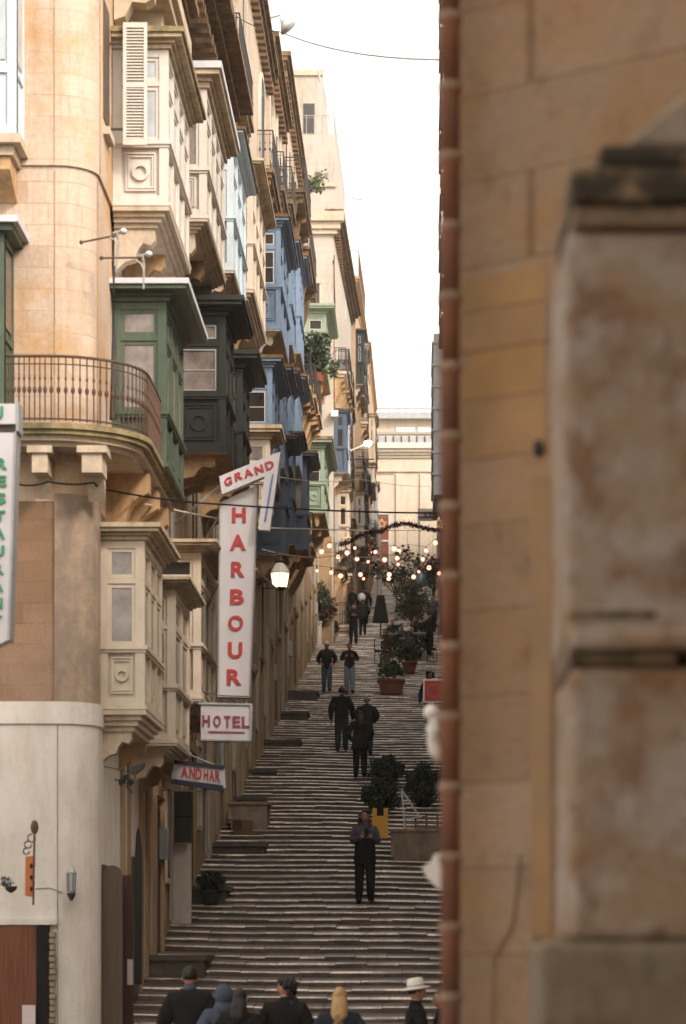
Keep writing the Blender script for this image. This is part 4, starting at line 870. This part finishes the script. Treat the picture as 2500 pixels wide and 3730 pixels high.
# hanging plants on the mint balcony / roof sprig
o=thing('hanging_plant','big leafy green plant growing over the mint green balcony','plant',W(730,870,96))
foliage(W(727,815,96),(.72,.5,1.0),2600,.09,2,11,41).build('foliage',['leaf','leaf2'],o); mb=MB(); 
for k in range(6): mb.tube([W(725,870,96),W(715+6*k,820,96),W(700+14*k,770+6*k,96)],.012)
mb.build('stem','bark',o); MB().lathe([(.2,0),(.28,.3),(.3,.32)],W(725,872,96),12).build('pot','terra',o)
o=thing('roof_plant','sparse yellow green caper bush sprouting beside the roof edge','plant',W(690,450,88))
foliage(W(715,415,88),(.62,.4,.45),420,.07,2,9,42).build('foliage',['leaf3','leaf2'],o); mb=MB()
for e in ((700,380),(722,400),(750,395),(758,425),(735,430)): mb.tube([W(690,455,88),W((690+e[0])/2,430,88),W(e[0],e[1],88)],.010)
mb.build('stem','bark',o)
# yellow stand, trestle, little fence, terrace
d=52.6; o=thing('sale_stand','bright yellow upright stand with black notch under the round bush','stand',W(869,1915,d))
MB().box(xx(851,d),xx(887,d),d,d+.14,zz(1915,d),zz(1864,d)).box(xx(851,d),xx(861,d),d,d+.14,zz(1863.8,d),zz(1846,d)).box(xx(877,d),xx(887,d),d,d+.14,zz(1863.8,d),zz(1846,d)).build('panel','yellow',o)
MB().box(xx(861.3,d),xx(876.7,d),d+.02,d+.12,zz(1863.8,d),zz(1838,d)).build('handle','black',o)
d=53.4; o=thing('trestle','white wooden A-frame trestle beside the yellow stand','trestle',W(935,1890,d))
mb=MB(); mb.tube([W(918,1805,d),W(926,1900,d)],.018); mb.tube([W(918,1805,d),W(960,1868,d)],.022); mb.tube([W(926,1873,d),W(965,1865,d)],.018); mb.build('frame','roofw',o)
o=thing('low_fence','low brown slatted fence at the right side terrace','fence',W(965,1900,54)); mb=MB(); d=54
for y in (1868,1878,1888): mb.box(xx(925,d),xx(1020,d),d,d+.03,zz(y+2.5,d),zz(y,d))
mb.build('slats','plw',o); mb=MB()
for x in (926,950,975,1000): mb.box(xx(x,d)-.02,xx(x,d)+.02,d+.032,d+.06,zz(1905,d),zz(1864,d))
mb.build('posts','woodmid',o)
d=53; solo('terrace',MB().box(xx(893,d),1.4,d,d+3.5,hs(d)-.4,zz(1900,d)).box(xx(891,d),1.42,d-.04,d+3.5,zz(1899.8,d),zz(1893,d)).box(xx(900,d),1.4,d-.3,d-.041,hs(d)-.5,zz(1925,d)),'plw','low stone terrace on the right carrying the dark bushes','terrace',(0,d+1,hs(d)))
# cafe furniture
def chair(label,X,Y,rz,grp='cafe chairs'):
    o=thing('cafe_chair',label,'chair',(X,Y,hs(Y)+.02),grp,rz)
    MB().box(-.2,.2,-.2,.2,.43,.47).build('seat','black',o,local=True)
    mb=MB(); mb.box(-.2,.2,.19,.215,.78,.9).box(-.2,.2,.19,.215,.6,.66)
    for s in (-1,1): mb.box(s*.18-.018,s*.18+.018,.185,.22,.472,.9)
    mb.build('backrest','black',o,local=True)
    for sx in (-1,1):
        for sy in (-1,1): MB().tube([(sx*.18,sy*.18,.43),(sx*.2,sy*.2,0)],.016,6).build('leg','black',o,local=True)
    return o
def table(label,X,Y,top='greyp'):
    o=thing('cafe_table',label,'table',(X,Y,hs(Y)+.02),'cafe tables'); MB().box(-.38,.38,-.32,.32,.72,.75).build('tabletop',top,o,local=True)
    for sx in (-1,1):
        for sy in (-1,1): MB().tube([(sx*.32,sy*.26,.72),(sx*.34,sy*.28,0)],.018,6).build('leg','iron',o,local=True)
    return o
table('cafe table with pale top nearest the white pole',xx(895,107),107.4,'offw'); table('green topped cafe table in front of the russet tree',xx(925,108),108.6,'mint'); table('blue grey topped cafe table in the middle of the terrace',xx(935,105),104.6,'pale'); table('cafe table with pale top beside the standing waiter',xx(965,108),107.6,'roofw'); table('small cafe table at the back beside the wall',xx(985,113),113.,'mint')
chair('dark cafe chair standing at the left end of the tables',xx(868,102),102,1.6); chair('dark cafe chair second from the left by the russet shrub',xx(884,101),101.4,.2); chair('dark cafe chair under the flowering tree',xx(912,110),110.4,3.0); chair('dark cafe chair between the green and pale tables',xx(948,106),106.2,1.5); chair('dark cafe chair beside the waiter legs',xx(968,104),104.2,.3); chair('dark cafe chair pushed in at the rear table',xx(972,112),112,2.6)
chair('dark cafe chair between the two pot plants and the middle table',xx(930,100),100.6,.9); chair('dark cafe chair furthest left of the rear table',xx(955,109),109,2.2); chair('dark cafe chair under the left end of the blue table',xx(905,105),105.2,-.6)
chair('dark cafe chair turned sideways near the pipe',xx(984,103),103,1.2)
# black tapered board, pole, balloon
d=116; o=thing('menu_board','tall black tapered cover standing above the cafe tables','board',W(870,1425,d)); mb=MB(); b=W(870,1422,d)
w0,w1=.36,.16; z1=zz(1360,d); mb.add([(b.x-w0,d-.2,b.z),(b.x+w0,d-.2,b.z),(b.x+w0,d+.2,b.z),(b.x-w0,d+.2,b.z),(b.x-w1,d-.1,z1),(b.x+w1,d-.1,z1),(b.x+w1,d+.1,z1),(b.x-w1,d+.1,z1)],[(3,2,1,0),(4,5,6,7),(0,1,5,4),(1,2,6,5),(2,3,7,6),(3,0,4,7)]); mb.build('cover','black',o); MB().tube([b-Vector((0,0,.6)),b],.04).build('foot','iron',o)
d=140; o=thing('flag_pole','tall white pole behind the black cover','pole',W(867,1380,d)); MB().tube([(xx(867,d),d,hs(d)),(xx(866,d),d,zz(1195,d))],.13,10).build('shaft','offw',o); MB().ball((xx(866,d),d,zz(1192,d)),.12).build('finial','offw',o)
d=118; o=thing('balloon','shiny blue green balloon above the cafe','balloon',W(963,1350,d)); MB().ball(W(963,1325,d),.22,.2,.34,16,12).build('envelope',plain('balloon_foil',(.08,.16,.22),.15,.4,6,spec=.8,bst=0),o,True); MB().tube([W(963,1343,d),W(968,1400,d)],.01).build('string','iron',o)
# ---------------------------------------------------------------- lamps
d=45; o=thing('street_lantern','glowing white lantern on a bracket beside the tall white sign','lantern',W(640,1345,d)); c=W(640,1342,d)
MB().lathe([(.115,.0),(.155,.22),(.155,.235)],c,8).build('glass',M['lamp'],o); MB().lathe([(.165,.237),(.17,.25),(.12,.35),(.06,.42)],c,8).build('shade','lampshade' if 'lampshade' in M else M['offw'],o)
MB().lathe([(.07,.42),(.085,.45),(.05,.5),(.02,.55)],c,8).build('cap','iron',o)
mb=MB()
for k in range(8):
    w=2*math.pi*k/8; mb.tube([c+Vector((.118*math.cos(w),.118*math.sin(w),0)),c+Vector((.158*math.cos(w),.158*math.sin(w),.235))],.006,4)
mb.lathe([(.03,-.06),(.12,-.02),(.12,0)],c,8); mb.tube([c+Vector((0,0,.5)),c+Vector((-.05,.2,.62)),Vector((-4.2,45.6,c.z+.62))],.012,6); mb.tube([c+Vector((0,.05,-.02)),Vector((-3.4,45.4,c.z+.1)),Vector((-4.2,45.6,c.z-.1))],.012,6); mb.build('bracket','iron',o)
d=74; o=thing('street_lamp','white conical street lamp on a thin arm against the sky','lamp',W(600,45,d)); MB().tube([W(585,42,d),W(615,41,d),W(640,34,d),W(643,50,d)],.028,8).build('arm','gal',o); t=MB().lathe([(.26,-.16),(.10,.06),(.05,.12)],(0,0,0),14); mt=Matrix.Translation(W(651,54,d))@Matrix.Rotation(math.radians(-38),4,'Y'); t.xform(mt).build('shade','greyp',o,True)
d=118; o=thing('street_lamp','lit white street lamp on a slanted arm in front of the far building','lamp',W(800,1035,d)); MB().tube([W(780,1035,d),W(800,1030,d),W(832,1016,d)],.04,8).build('arm','creamp',o); MB().ball(W(841,1013,d),.19,.2,.12,12,8).build('lamp_head',M['lampw'],o)
# cables
def cable(label,pts,r,mat='iron',name='cable',sag=0):
    P=[]; 
    for (p,q) in zip(pts[:-1],pts[1:]):
        for k in range(8): 
            t=k/8; v=W(*p).lerp(W(*q),t); v.z-=sag*4*t*(1-t); P.append(v)
    P.append(W(*pts[-1])); return solo(name,MB().tube(P,r,5),mat,label,'cable',W(*pts[0]))
cable('thin dark cable crossing the sky from the left roofs to the near pipe',[(500,5,50),(640,72,46),(1012,136,30)],.009,sag=.12)
cable('black cable from the corner pilaster across the stairs',[(40,1106,33.4),(110,1100,33.5),(215,1102,33.9),(240,1118,34.6),(505,1152,38),(1012,1172,44)],.014,'black',sag=.03)
cable('pale yellow cable under the black one',[(330,1152,36),(600,1206,60),(840,1212,100),(1010,1211,120)],.018,'creamp')
cable('pale cable level with the street lantern',[(600,1255,60),(760,1270,80),(940,1262,95)],.012,'creamp',sag=.1)
cable('thin pale cable across the stairs in front of the mint balcony',[(640,1090,62),(820,1094,90),(1008,1110,110)],.009,'creamp',sag=.1)
cable('short dark rod pointing right below the lit lamp',[(800,1049,112),(855,1049,112)],.03,'iron','rod'); cable('short dark rod below the first one',[(806,1068,112),(858,1068,112)],.03,'iron','rod')
o=thing('tv_antenna','thin television aerial on a mast against the sky','antenna',W(815,520,132)); mb=MB(); d=132; mb.tube([W(813,560,d),W(813,452,d)],.025); mb.tube([W(791,450,d),W(829,456,d)],.025); 
for x in (797,805,820,826): mb.tube([W(x,447,d),W(x+1,459,d)],.015)
mb.build('aerial','greyp',o); o2=thing('tv_antenna','leaning rusty mast on the rooftop railing','antenna',W(752,300,114)); MB().tube([W(740,195,114),W(752,275,114)],.03).tube([W(728,160,116),W(731,185,116)],.05).build('mast','greyp',o2)
# festoon bulbs
bul=[(415,25),(640,35),(560,70),(727,88),(865,25),(825,112),(970,95),(1095,20),(1088,135),(1080,82),(1305,90),(1360,165),(1270,200),(1225,245),(1005,262),(1450,215),(375,192),(500,207),(582,237),(757,225),(785,262),(1010,225),(1335,15),(1180,-5)]
P4=[(627+a/3.846,1254+b/3.846) for a,b in bul]+[(736,1261),(753,1247),(811,1252),(858,1261),(901,1254),(995,1240)]
P4=[p for i,p in enumerate(P4) if all((p[0]-q[0])**2+(p[1]-q[1])**2>9 for q in P4[:i])]
P4.sort(key=lambda p:p[1]); n=len(P4); rows=[P4[:n//3],P4[n//3:2*n//3],P4[2*n//3:]]
for k,row in enumerate(rows):
    row.sort(); d=[104,92,82][k]; o=thing('string_lights',['highest string of glowing warm bulbs below the garland','middle string of glowing warm bulbs over the stairs','lowest string of glowing warm bulbs above the cafe'][k],'string lights',W(row[0][0],row[0][1],d),'string lights over the stairs')
    ws=[Vector((-4.1,d,W(*row[0],d).z+.2))]+[W(x,y,d)+Vector((0,0,.16)) for x,y in row]+[Vector((1.4,d,W(*row[-1],d).z+.3))]
    MB().tube(ws,.008,4).build('wire','iron',o)
    for i,(x,y) in enumerate(row):
        r=(.080,.066,.050,.074)[(i*7+k)%4]; dl=[104,92,82][k]/90
        bo=MB().ball(W(x,y,d),r*dl,n=10,m=8).build('bulb',M['bulb'],o,True); MB().tube([W(x,y,d)+Vector((0,0,.07)),W(x,y,d)+Vector((0,0,.16))],.02).build('socket','iron',bo)
# garland arch with stars and hanging rosettes
d=96; o=thing('garland','dark fir garland arching over the stairs with gold outline stars','garland',W(785,1240,d)); mb=MB(); rnd=random.Random(5)
gp=[(778,1243),(800,1236),(820,1225),(845,1216),(870,1213),(900,1200),(925,1195),(950,1200),(980,1208),(1012,1212)]
for (p,q) in zip(gp[:-1],gp[1:]):
    for i in range(160):
        t=rnd.random(); v=W(*p,d).lerp(W(*q,d),t)+Vector((rnd.gauss(0,.03),rnd.gauss(0,.06),rnd.gauss(0,.045))); a_=Vector((rnd.gauss(0,1),rnd.gauss(0,1),rnd.gauss(0,1))).normalized()*.07; b_=a_.cross(Vector((rnd.gauss(0,1),rnd.gauss(0,1),1))).normalized()*.02
        mb.add([v-a_,v+b_,v+a_,v-b_],[(0,1,2,3)],rnd.choice([0,0,0,1]))
mb.build('greenery',['fir','maroon'],o); MB().tube([W(x,y,d) for x,y in gp],.02).build('wire','iron',o)
for (x,y,s) in ((873,1196,11),(1003,1195,14),(796,1230,7),(934,1186,9)):
    pts=[W(x+s*(1 if k%2==0 else .42)*math.sin(k*math.pi/5),y-s*(1 if k%2==0 else .42)*math.cos(k*math.pi/5),d-.1) for k in range(11)]; MB().tube(pts,.007,4).build('star',M['star'],o)
for (x,y,s,lab) in ((853,1258,15,'cluster of maroon and silver baubles hanging left in front of the far door'),(859,1284,14,'lower left maroon bauble cluster'),(931,1268,22,'largest maroon bauble cluster hanging in the middle'),(990,1280,15,'maroon bauble cluster hanging nearest the pipe')):
    d=98; o=thing('bauble_cluster',lab,'decoration',W(x,y+s,d),'hanging bauble clusters'); rnd=random.Random(int(x)); mb=MB()
    for k in range(int(s*1.3)):
        v=W(x+rnd.gauss(0,s*.45),y+rnd.gauss(0,s*.5),d); v.y+=rnd.gauss(0,.1); mb.ball(v,.055,n=7,m=5,mi=rnd.choice([0,0,1,2]))
    mb.build('baubles',['maroon','black','gal'],o,True); MB().tube([W(x,y,d),W(x,1212,d)],.006,4).build('thread','iron',o)
# ---------------------------------------------------------------- people
def person(label,loc,rz,h=1.72,top='black',leg='jean',shoe='black',hair=('short','hairk'),hat=None,arms='down',stride=.12,bulk=1.,coat=None,lean=0,prop=None,shirt=None,headrot=0,hood=None,armsk=None):
    s=h/1.72; o=thing('person',label,'person',loc,None,rz)
    J=[]; E=[]; T=[]
    def j(p,r,use=True): J.append((Vector(p)*s,r*s)); return len(J)-1
    def e(a,b,t): E.append((a,b)); T.append(t)
    B=bulk
    pel=j((0,0,.95),.150*B**.7); sp=j((0,-.01-lean*.3,1.14),.155*B); ch=j((0,-lean,1.32),.165*B); nb=j((0,-lean*1.2,1.455),.088); nk=j((0,-lean*1.3-.005,1.52),.052); hb=j((0,-lean*1.4-.01,1.585),.05)
    e(pel,sp,1); e(sp,ch,1); e(ch,nb,1); e(nb,nk,0); e(nk,hb,0)
    for sx in (-1,1):
        st=stride*sx
        hp=j((.085*sx,0,.90),.122); kn=j((.10*sx,-.03-st*.7,.50),.096); an=j((.105*sx,.02-st*1.3,.10),.072); to=j((.12*sx,-.12-st*1.3,.045),.04); 
        e(pel,hp,2); e(hp,kn,2); e(kn,an,2); e(an,to,3)
    hands=[]
    for sx in (-1,1):
        sh=j((.185*sx,-lean,1.375),.088*B**.7)
        if arms=='down' or (arms=='one' and sx>0): el=(.285*sx,.03,1.13); wr=(.29*sx,-.06,.89); ha=(.28*sx,-.08,.82)
        elif arms=='pocket': el=(.315*sx,.06,1.14); wr=(.22*sx,-.10,.98); ha=(.17*sx,-.13,.95)
        elif arms=='chest': el=(.29*sx,-.02,1.16); wr=(.13*sx,-.22,1.24); ha=(.09*sx,-.25,1.28)
        elif arms=='phone' or arms=='one': el=(.24*sx,-.06,1.14); wr=(.09*sx,-.27,1.22); ha=(.04*sx,-.30,1.26)
        elif arms=='sit': el=(.25*sx,-.08,1.14); wr=(.15*sx,-.28,1.1); ha=(.12*sx,-.32,1.1)
        a1=j(el,.074*B); a2=j(wr,.046); a3=j(ha,.030)
        e(ch,sh,1); e(sh,a1,1); e(a1,a2,1); e(a2,a3,0)
        hands.append((Vector(el),Vector(wr),Vector(ha),sx))
    me=bpy.data.meshes.new('b'); me.from_pydata([tuple(a[0]) for a in J],E,[]); ob=bpy.data.objects.new('b',me); C.objects.link(ob)
    md=ob.modifiers.new('s','SKIN'); 
    for i,sv in enumerate(me.skin_vertices[0].data): sv.radius=(J[i][1],J[i][1]*(.8 if i in (0,1,2) else 1)); sv.use_root=(i==0)
    m2=ob.modifiers.new('u','SUBSURF'); m2.levels=2; m2.render_levels=2
    bpy.context.view_layer.update(); dg=bpy.context.evaluated_depsgraph_get(); em=bpy.data.meshes.new_from_object(ob.evaluated_get(dg))
    mb=MB(); vs=[v.co.copy() for v in em.vertices]
    fs=[tuple(p.vertices) for p in em.polygons]; base=0; mb.v=[tuple(v) for v in vs]
    for f in fs:
        c=sum((vs[k] for k in f),Vector())/len(f); best=9; bt=0
        for (a_,b_),t in zip(E,T):
            A,Bv=J[a_][0],J[b_][0]; ab=Bv-A; tt=max(0,min(1,(c-A).dot(ab)/ab.length_squared)); dd=(c-(A+ab*tt)).length-(J[a_][1]*(1-tt)+J[b_][1]*tt)*.8
            if dd<best: best=dd; bt=t
        mb.f.append(f); mb.m.append(bt)
    bpy.data.objects.remove(ob); bpy.data.meshes.remove(em); bpy.data.meshes.remove(me)
    # fingers
    for el,wr,ha,sx in hands:
        dr=(ha-wr).normalized(); side=dr.cross(Vector((0,1,0) if abs(dr.y)<.8 else (0,0,1))).normalized(); nrm_=dr.cross(side)
        for k in range(4):
            off=side*(.026-.0175*k); L=(.062,.074,.068,.05)[k]; p0=ha+off*.9; p1=p0+dr*L*.6-nrm_*.004; p2=p0+dr*L*1.1+nrm_*.018
            mb.tube([p0*s,p1*s,p2*s],[.009*s,.0085*s,.007*s],6,0)
        t0=wr+dr*.03+side*.025; mb.tube([t0*s,(t0+side*.025+dr*.03)*s,(t0+side*.03+dr*.058)*s],[.012*s,.010*s,.008*s],6,0)
    # head
    hc=Vector((0,-lean*1.45-.02,1.615))*s
    R=Matrix.Rotation(headrot,4,'Z')
    hm=MB()
    def shape(v):
        w=v.copy()
        if v.z<0: w.x*=1-.28*(-v.z)**1.3; w.y*=1-.10*(-v.z)
        if v.y<0: w.y*=.92
        if v.y>.2 and v.z>-.2: w.y*=1.06
        return w
    hm.ball((0,0,0),.077*s,.098*s,.118*s,18,14,0,shape)
    hm.add([(0,-.115*s,-.022*s),(-.016*s,-.088*s,-.03*s),(.016*s,-.088*s,-.03*s),(0,-.088*s,.02*s),(0,-.09*s,-.036*s)],[(0,1,3),(0,3,2),(0,4,1),(0,2,4)],0)
    for sx in (-1,1):
        hm.ball((sx*.029*s,-.083*s,.008*s),.012*s,.008*s,.008*s,8,6,5); hm.ball((sx*.078*s,.01*s,-.01*s),.012*s,.02*s,.03*s,8,6,0)
        hm.box(sx*.029*s-.017*s,sx*.029*s+.017*s,-.094*s,-.084*s,.026*s,.032*s,4)
    hm.ball((0,-.083*s,-.055*s),.024*s,.008*s,.007*s,8,6,6)
    hm.xform(Matrix.Translation(hc)@R); mb.add(hm.v,hm.f,0); mb.m[-len(hm.f):]=hm.m
    body=mb.build('body',[armsk or 'skin',top,leg,shoe,hair[1] if hair[1] in M else 'hairk','eye','lip'],o,True,local=True)
    # hair
    hb_=MB(); st=hair[0]; rnd=random.Random(int(loc[1]*10))
    def hsh(v):
        w=v*(1+.03*math.sin(v.x*17+v.z*23)+.03*math.sin(v.y*19))
        if v.y<-.35 and v.z<.45: w.y=-.35-(abs(v.y)-.35)*.15; w.y=max(w.y,-.4)
        return w
    if st!='none':
        hb_.ball((0,.014*s,.022*s),.086*s,.102*s,.108*s,18,12,0,lambda v: hsh(v) if v.z>-.45 else Vector((v.x*.85,max(v.y,-.1)*.9,-.45+(v.z+.45)*.2)))
    if st=='long': hb_.tube([Vector((0,.03,.05))*s,Vector((0,.05,-.08))*s,Vector((0,.07,-.2))*s,Vector((.01,.07,-.33))*s,Vector((.01,.06,-.42))*s],[.07*s,.10*s,.115*s,.10*s,.05*s],14)
    if st=='long': hb_.v=[(x*(1+.09*math.sin(z*60/s+x*90/s)),y*(1+.05*math.sin(x*70/s)),z) for x,y,z in hb_.v]
    if st=='curly':
        for k in range(46):
            w=rnd.uniform(0,2*math.pi); hh=rnd.uniform(-.27,.1); rr=.078+.02*rnd.random()+max(0,-hh-.1)*.25
            if math.sin(w)<-.45 and hh<.05: continue
            hb_.ball(Vector((rr*math.cos(w),.02+rr*math.sin(w),hh))*s,.038*s,.035*s,.05*s,7,5)
    if hb_.v: hb_.xform(Matrix.Translation(hc)@R).build('hair',hair[1],o,True,local=True)
    if hood:
        q=MB(); q.ball((0,.02*s,.0),.115*s,.125*s,.14*s,16,12,0,lambda v: Vector((v.x,max(v.y,-.45),v.z))); q.lathe([(.13*s,-.22*s),(.12*s,-.14*s),(.09*s,-.06*s)],(0,.02*s,0),14); q.xform(Matrix.Translation(hc)@R).build('hood',hood,o,True,local=True)
    if hat=='beanie':
        q=MB(); q.ball((0,.008*s,.045*s),.092*s,.106*s,.095*s,16,10,0,lambda v: v if v.z>-.1 else Vector((v.x,v.y,-.1))); q.ball((0,.01*s,.15*s),.03*s,n=8,m=6); q.xform(Matrix.Translation(hc)@R).build('beanie','beanie',o,True,local=True)
    if hat=='fedora':
        q=MB(); q.lathe([(.165*s,.035*s),(.17*s,.045*s),(.10*s,.062*s),(.098*s,.11*s),(.088*s,.155*s),(.05*s,.162*s),(.03*s,.15*s)],(0,.01*s,0),20); q.xform(Matrix.Translation(hc)@R@Matrix.Rotation(math.radians(-8),4,'X')); H_=q.build('hat','straw',o,True,local=True)
        q=MB(); q.lathe([(.1015*s,.066*s),(.1005*s,.088*s)],(0,.01*s,0),20); q.xform(Matrix.Translation(hc)@R@Matrix.Rotation(math.radians(-8),4,'X')); q.build('hat_band','greyp',H_,True,local=True)
    if coat:
        zt,zb,rb,mt_=coat; q=MB(); n=20; prof=[(.155,zt),(.175,zt-.1),(.19,(zt+zb)/2),(rb,zb),(rb*.85,zb+.01)]
        q.lathe([(r*s,z*s) for r,z in prof],(0,0,0),n); q.v=[(x*(1+.04*math.sin(9*math.atan2(y,x)+k)),y*.8*(1+.05*math.sin(7*math.atan2(y,x))),z) for k,(x,y,z) in enumerate(q.v)]
        q.build('coat_skirt',mt_,o,True,local=True)
    if shirt:
        q=MB().lathe([(.080*s,1.475*s),(.074*s,1.50*s),(.064*s,1.535*s),(.058*s,1.545*s)],(0,-lean*1.2*s,0),14); q.build('collar',shirt,o,True,local=True)
    if prop=='phone':
        MB().box(-.04*s,.04*s,-.36*s,-.35*s,1.24*s,1.38*s).build('phone','black',o,local=True)
    if prop=='bag': 
        MB().ball((.12*s,.26*s,1.22*s),.19*s,.10*s,.2*s,12,8).build('bag','offw',o,True,local=True)
    return o
def pp_(x,y,d=None):
    # ground depth of a picture point on the stairs
    k=(CY-y)/F; d=8.07/(.19-k) if d is None else d; return (xx(x,d),d,hs(d)+.0)
PI=math.pi
person('curly haired woman in dark coat looking at her phone in the middle of the stairs',pp_(834,2066),0.1,1.68,'plaid','black',hair=('curly','hairr'),arms='phone',stride=.05,coat=(1.3,.74,.21,'black'),prop='phone',bulk=.92)
person('bulky man in black jacket and dark jeans climbing',pp_(781,1718),PI,1.76,'black','jeand',hair=('short','hairk'),arms='down',bulk=1.3,lean=.05,stride=.1)
person('person in black quilted jacket bending forward beside the man in dark jeans',pp_(838,1716,70.5),PI,1.6,'black','jeand',hair=('short','hairg'),arms='pocket',bulk=1.45,lean=.12,stride=.06)
person('woman in a long dark coat with brown hair down her back, climbing',pp_(823,1778),PI,1.68,'coatb','black',hair=('long','hairr'),arms='pocket',bulk=1.15,coat=(1.25,.72,.24,'coatb'),stride=.04)
person('man with white knitted hat, black jacket and blue jeans coming down',pp_(747,1582),0,1.70,'black','jean',hair=('short','hairk'),hat='beanie',arms='pocket',bulk=1.3,stride=.08)
person('man with hands at his chest, black top and light jeans, coming down',pp_(799,1586),0,1.72,'black','jeanl',hair=('short','hairk'),arms='chest',bulk=1.1,stride=.07)
person('person in dark jacket coming down in front of the cafe cover',pp_(808,1473),0.1,1.70,'coatb','black',hair=('short','hairr'),arms='phone',bulk=1.15,stride=.06)
person('dark clothed person furthest up on the left of a white bag',pp_(803,1442,126),PI,1.72,'black','black',arms='down',bulk=1.2)
person('dark clothed person furthest up carrying a white bag',pp_(833,1430,125),PI,1.80,'black','black',arms='down',bulk=1.25,prop='bag')
person('person in a dark padded coat behind the man coming down',pp_(829,1462,117.5),PI,1.60,'coatb','black',arms='pocket',bulk=1.35,coat=(1.2,.8,.24,'black'))
person('waiter in black standing at the cafe tables',pp_(982,1498),PI*.7,1.76,'black','black',arms='phone',stride=.03,prop=None)
person('person in pale shirt standing behind the waiter',pp_(991,1450,119),-.4,1.70,'plaid','black',arms='down')
person('guest with reddish hair sitting low at the cafe table',(xx(906,112),112.2,hs(112.2)-.45),0,1.68,'greyp','black',hair=('long','hairr'),arms='sit',stride=.0)
person('guest in dark top at the right cafe table',(xx(968,110),110.5,hs(110.5)-.42),.8,1.66,'black','black',hair=('short','hairk'),arms='sit',stride=.0)
for (x_,d_,lab_,mt_,hr_) in ((897,109,'guest in black at the left cafe table','black','hairk'),(918,106.5,'guest in grey plaid jacket at the blue grey table','plaid','hairk'),(950,111,'guest in dark brown at the green table','coatb','hairr'),(941,104,'fair haired guest seated nearest the bushes at the cafe','coatb','hairb')):
    person(lab_,(xx(x_,d_),d_,hs(d_)-.42),(x_%5)*.7-1.2,1.66,mt_,'black',hair=('short',hr_),arms='sit',stride=0)
person('woman in navy blue jacket behind the red sign',pp_(984,1677,76),-.3,1.80,'bluej','bluej',hair=('curly','hairk'),arms='down',bulk=1.1)
# the crowd at the bottom
G=-1.9
person('man with short dark hair and white blue collar seen from behind at the bottom left',(xx(434,29),29,G),PI,1.75,'black','black',hair=('short','hairk'),arms='down',bulk=1.3,shirt='slate')
person('person with slate blue hood at the bottom',(xx(511,28.4),28.4,G-.03),PI+.3,1.58,'slate','jean',hair=('none','hairk'),hood='slate',arms='pocket',bulk=1.2)
person('person with long black hair beside the blue hood',(xx(548,27.6),27.6,G-.03),PI-.2,1.55,'black','black',hair=('long','hairk'),arms='pocket',bulk=1.1)
person('dark haired person in black turning to the right at the bottom',(xx(652,28.2),28.2,G),PI,1.63,'black','black',hair=('curly','hairk'),arms='down',bulk=1.35,headrot=PI*.55)
person('blond woman in dark coat at the bottom',(xx(776,27.2),27.2,G-.02),PI,1.56,'jeand','black',hair=('long','hairb'),arms='pocket',bulk=1.1)
person('man in white straw hat looking right at the bottom',(xx(950,27.6),27.6,G),PI*.55,1.60,'black','black',hair=('short','hairk'),hat='fedora',arms='phone',bulk=1.1)
person('person in black raising a hand at the right edge of the crowd by the pipe',(xx(1012,27.8),27.8,G-.05),PI*.5+PI,1.56,'black','black',hair=('short','hairk'),arms='phone',bulk=1.1)
# ---------------------------------------------------------------- unseen block added behind the camera to shade the near wall
HB=thing('back_shade_block','unseen limestone block added behind the viewpoint on the right to shade the near wall','house',(8,-6,-1.9))
MB().box(.9,14,-25,5.5,-1.95,12).build('wall','cream',HB)
# ---------------------------------------------------------------- world, sun, camera
sc=bpy.context.scene
w=bpy.data.worlds.new('World'); sc.world=w; w.use_nodes=True; nt=w.node_tree; bg=nt.nodes['Background']
sky=nt.nodes.new('ShaderNodeTexSky'); sky.sky_type='NISHITA'; sky.sun_disc=False
SD=Vector((.52,-.62,.62)).normalized()   # towards the sun
el=math.asin(SD.z); az=math.atan2(SD.x,SD.y)
sky.sun_elevation=el; sky.sun_rotation=az; sky.dust_density=6; sky.air_density=1.0; sky.ozone_density=1.0; sky.altitude=0
bw=nt.nodes.new('ShaderNodeRGBToBW'); nt.links.new(sky.outputs[0],bw.inputs[0])
ov=mix(nt,1.,bw.outputs[0],(1.0,.955,.89),'MULTIPLY')     # high thin overcast takes the blue out of the sky
ov=mix(nt,.6,ov,(4.3,4.0,3.5))
nt.links.new(mix(nt,.93,sky.outputs[0],ov),bg.inputs[0]); bg.inputs[1].default_value=.15
L=bpy.data.lights.new('sun','SUN'); L.energy=.85; L.angle=math.radians(10); L.color=(1,.865,.755); lo=bpy.data.objects.new('sun',L); C.objects.link(lo)
lo.rotation_euler=(-SD).to_track_quat('-Z','Y').to_euler()
cam=bpy.data.cameras.new('camera'); co=bpy.data.objects.new('camera',cam); C.objects.link(co)
cam.sensor_fit='HORIZONTAL'; cam.sensor_width=36; cam.lens=36*F/1568; cam.shift_x=-166/1568; cam.shift_y=1010.5/1568
co.location=(0,0,0); co.rotation_euler=(math.radians(90),0,0); cam.clip_start=.5; cam.clip_end=3000
cam.dof.use_dof=True; cam.dof.focus_distance=62; cam.dof.aperture_fstop=3.3
sc.camera=co
sc.view_settings.view_transform='Standard'; sc.view_settings.look='None'; sc.view_settings.gamma=1; sc.view_settings.exposure=1.72

# thin warm haze filling the street
hz=MB().box(-80,80,-64,266,-3.4,42).build('haze','ground'); tag(hz,kind='stuff')
mh=bpy.data.materials.new('haze'); mh.use_nodes=True; t=mh.node_tree; t.nodes.remove(t.nodes['Principled BSDF']); v=t.nodes.new('ShaderNodeVolumePrincipled'); v.inputs['Color'].default_value=(.97,.90,.82,1); v.inputs['Density'].default_value=.0004
t.links.new(v.outputs[0],t.nodes['Material Output'].inputs['Volume']); hz.data.materials.clear(); hz.data.materials.append(mh)
